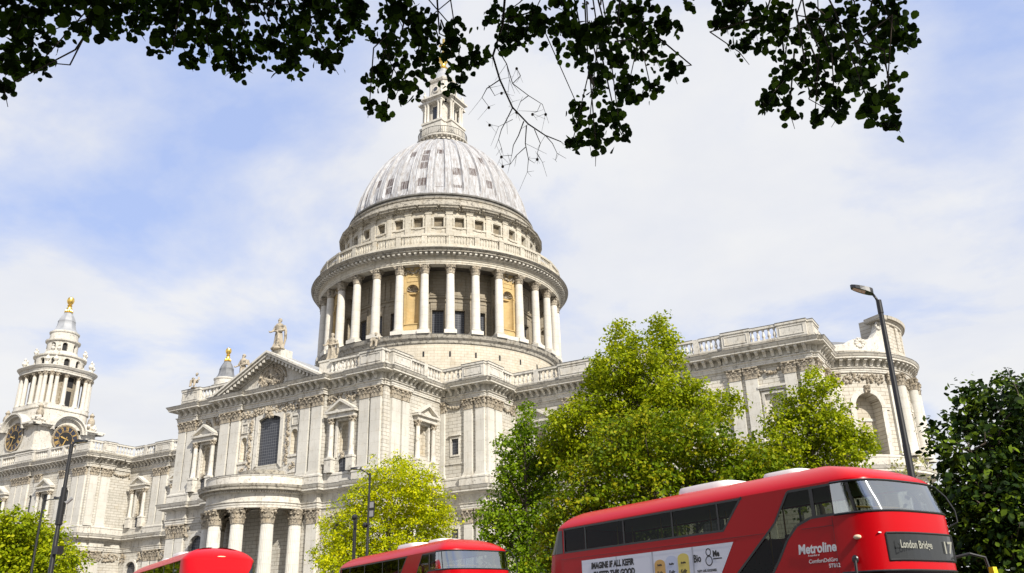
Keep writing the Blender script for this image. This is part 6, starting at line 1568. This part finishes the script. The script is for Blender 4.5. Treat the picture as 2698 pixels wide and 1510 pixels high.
for bi, (x, y, z, r) in enumerate(OV_B):
    if bi in (0, 31): P, N, T = [], [], []; FR.append((P, N, T))
    nt = max(5, int(470*r*r+4))
    d = g.normal(size=(nt, 3)); d /= np.linalg.norm(d, axis=1, keepdims=True); tw = np.array((x, y, z+.02))+d*(r*.86*g.random(nt)**.45)[:, None]
    for c in tw:
        k = g.integers(2, 6); off = g.normal(size=(k, 3))*.032; off[:, 2] -= .012*np.arange(k); P.append(c+off); nn = g.normal(size=(k, 3))*.6; nn[:, 2] *= .6
        vd = np.array((CAM.x, CAM.y, CAM.z))-c; vd /= np.linalg.norm(vd); nn += np.abs(g.normal(size=(k, 1)))*vd*.9+np.array((.1, -.2, .2)); N.append(nn); T.append(g.random(k))
# the crowns above and behind the photographer, enlarged to darken fringe and bus
def big_crown(cx, cy, rx, n, oo, par, near):
    blobs = []
    for _ in range(n):
        a = g.uniform(0, 2*PI); rr = rx*math.sqrt(g.random()); z = g.uniform(5.4, 13.0); blobs.append((cx+rr*math.cos(a), cy+rr*math.sin(a), z, g.uniform(1.1, 1.8)))
    for _ in range(n//2):                                  # unseen low boughs, added to block sky light from the bus side
        q = rd(g.uniform(-9, 9)+(cx-78.34)*DV[0]+(cy+97.02)*DV[1], g.uniform(-25, -19.5), g.uniform(1.6, 8)); blobs.append((*q, g.uniform(1.1, 1.8)))
    for q in near: blobs.append((q[0]+g.normal()*.4+.9, q[1]+g.normal()*.4-.6, max(q[2]+1.8, 8.4)+g.uniform(0, 1.2), .95))
    P, N, T = crown_points(blobs, 26, .25, 10, g)
    fw = np.array((fwd.x, fwd.y, fwd.z)); v = P-np.array((CAM.x, CAM.y, CAM.z)); dep = v@fw; yy = v@np.array((u2.x, u2.y, u2.z))/np.maximum(dep, .01); xx = v@np.array((r2.x, r2.y, r2.z))/np.maximum(dep, .01)
    keep = ~((dep > .2) & (yy < .42) & (np.abs(xx) < .8)) & (P[:, 2] > .6) & ~((v**2).sum(1) < 6)       # clear of the view under it
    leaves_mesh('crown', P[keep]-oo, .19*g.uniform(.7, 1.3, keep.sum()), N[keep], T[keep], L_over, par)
big_crown(82.5, -114.6, 7.5, 130, O0, root, OB[31::3])
root2 = empty('overhanging_tree', (70.2, -116.4, 0)); tag(root2, 'shaded tree whose leaves hang into the top left corner of the picture', 'tree', 'trees overhead')
O2 = np.array((70.2, -116.4, 0.0)); mb = MB(); mb.tube([(0, 0, 0), (.1, .05, 2), (.2, .2, 4.5), (.3, .5, 7.5), (.2, .8, 10.5), (.1, 1.0, 13)], [.5, .38, .34, .27, .17, .05], 12); mb.build('trunk', M['bark'], root2, True)
root['group'] = 'trees overhead'
big_crown(70.5, -115.6, 7.0, 120, O2, root2, OB[:31:3])
for (P, N, T), oo, rt in ((FR[0], O2, root2), (FR[1], O0, root)):
    P, N, T = np.concatenate(P), np.concatenate(N), np.concatenate(T)
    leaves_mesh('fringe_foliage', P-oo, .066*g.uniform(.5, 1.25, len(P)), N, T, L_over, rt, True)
for b_, nm in ((lmA, 'limbs'), (twA, 'twigs')):
    b_.v = [(x+O0[0]-O2[0], y+O0[1]-O2[1], z) for x, y, z in b_.v]; b_.build(nm, M['bark'], root2, True)
bw = MB()
for w_, pl in TW_B:
    n_ = len(pl); bw.tube([tuple(np.array(p)-O0) for p in pl], [w_*.0014*(1-.65*i/(n_-1)) for i in range(n_)], 5)
    e = np.array(pl[-1])-O0
    for q in range(3):
        dd = g.normal(size=3)*.06; dd[2] -= .03; bw.tube([tuple(e), tuple(e+dd)], [.0018, .001], 4)
    if w_ <= 4 and g.random() < .5: bw.ball(tuple(e+np.array((0, 0, -.01))), .014, 6, 4)
    for i in range(1, n_-1):
        if g.random() < .7:
            s = np.array(pl[i])-O0; dd = g.normal(size=3)*.09; dd[2] -= .03; bw.tube([tuple(s), tuple(s+dd*.6), tuple(s+dd)], [.002, .0016, .001], 4)
bw.build('bare_branch', M['bark'], root, True)
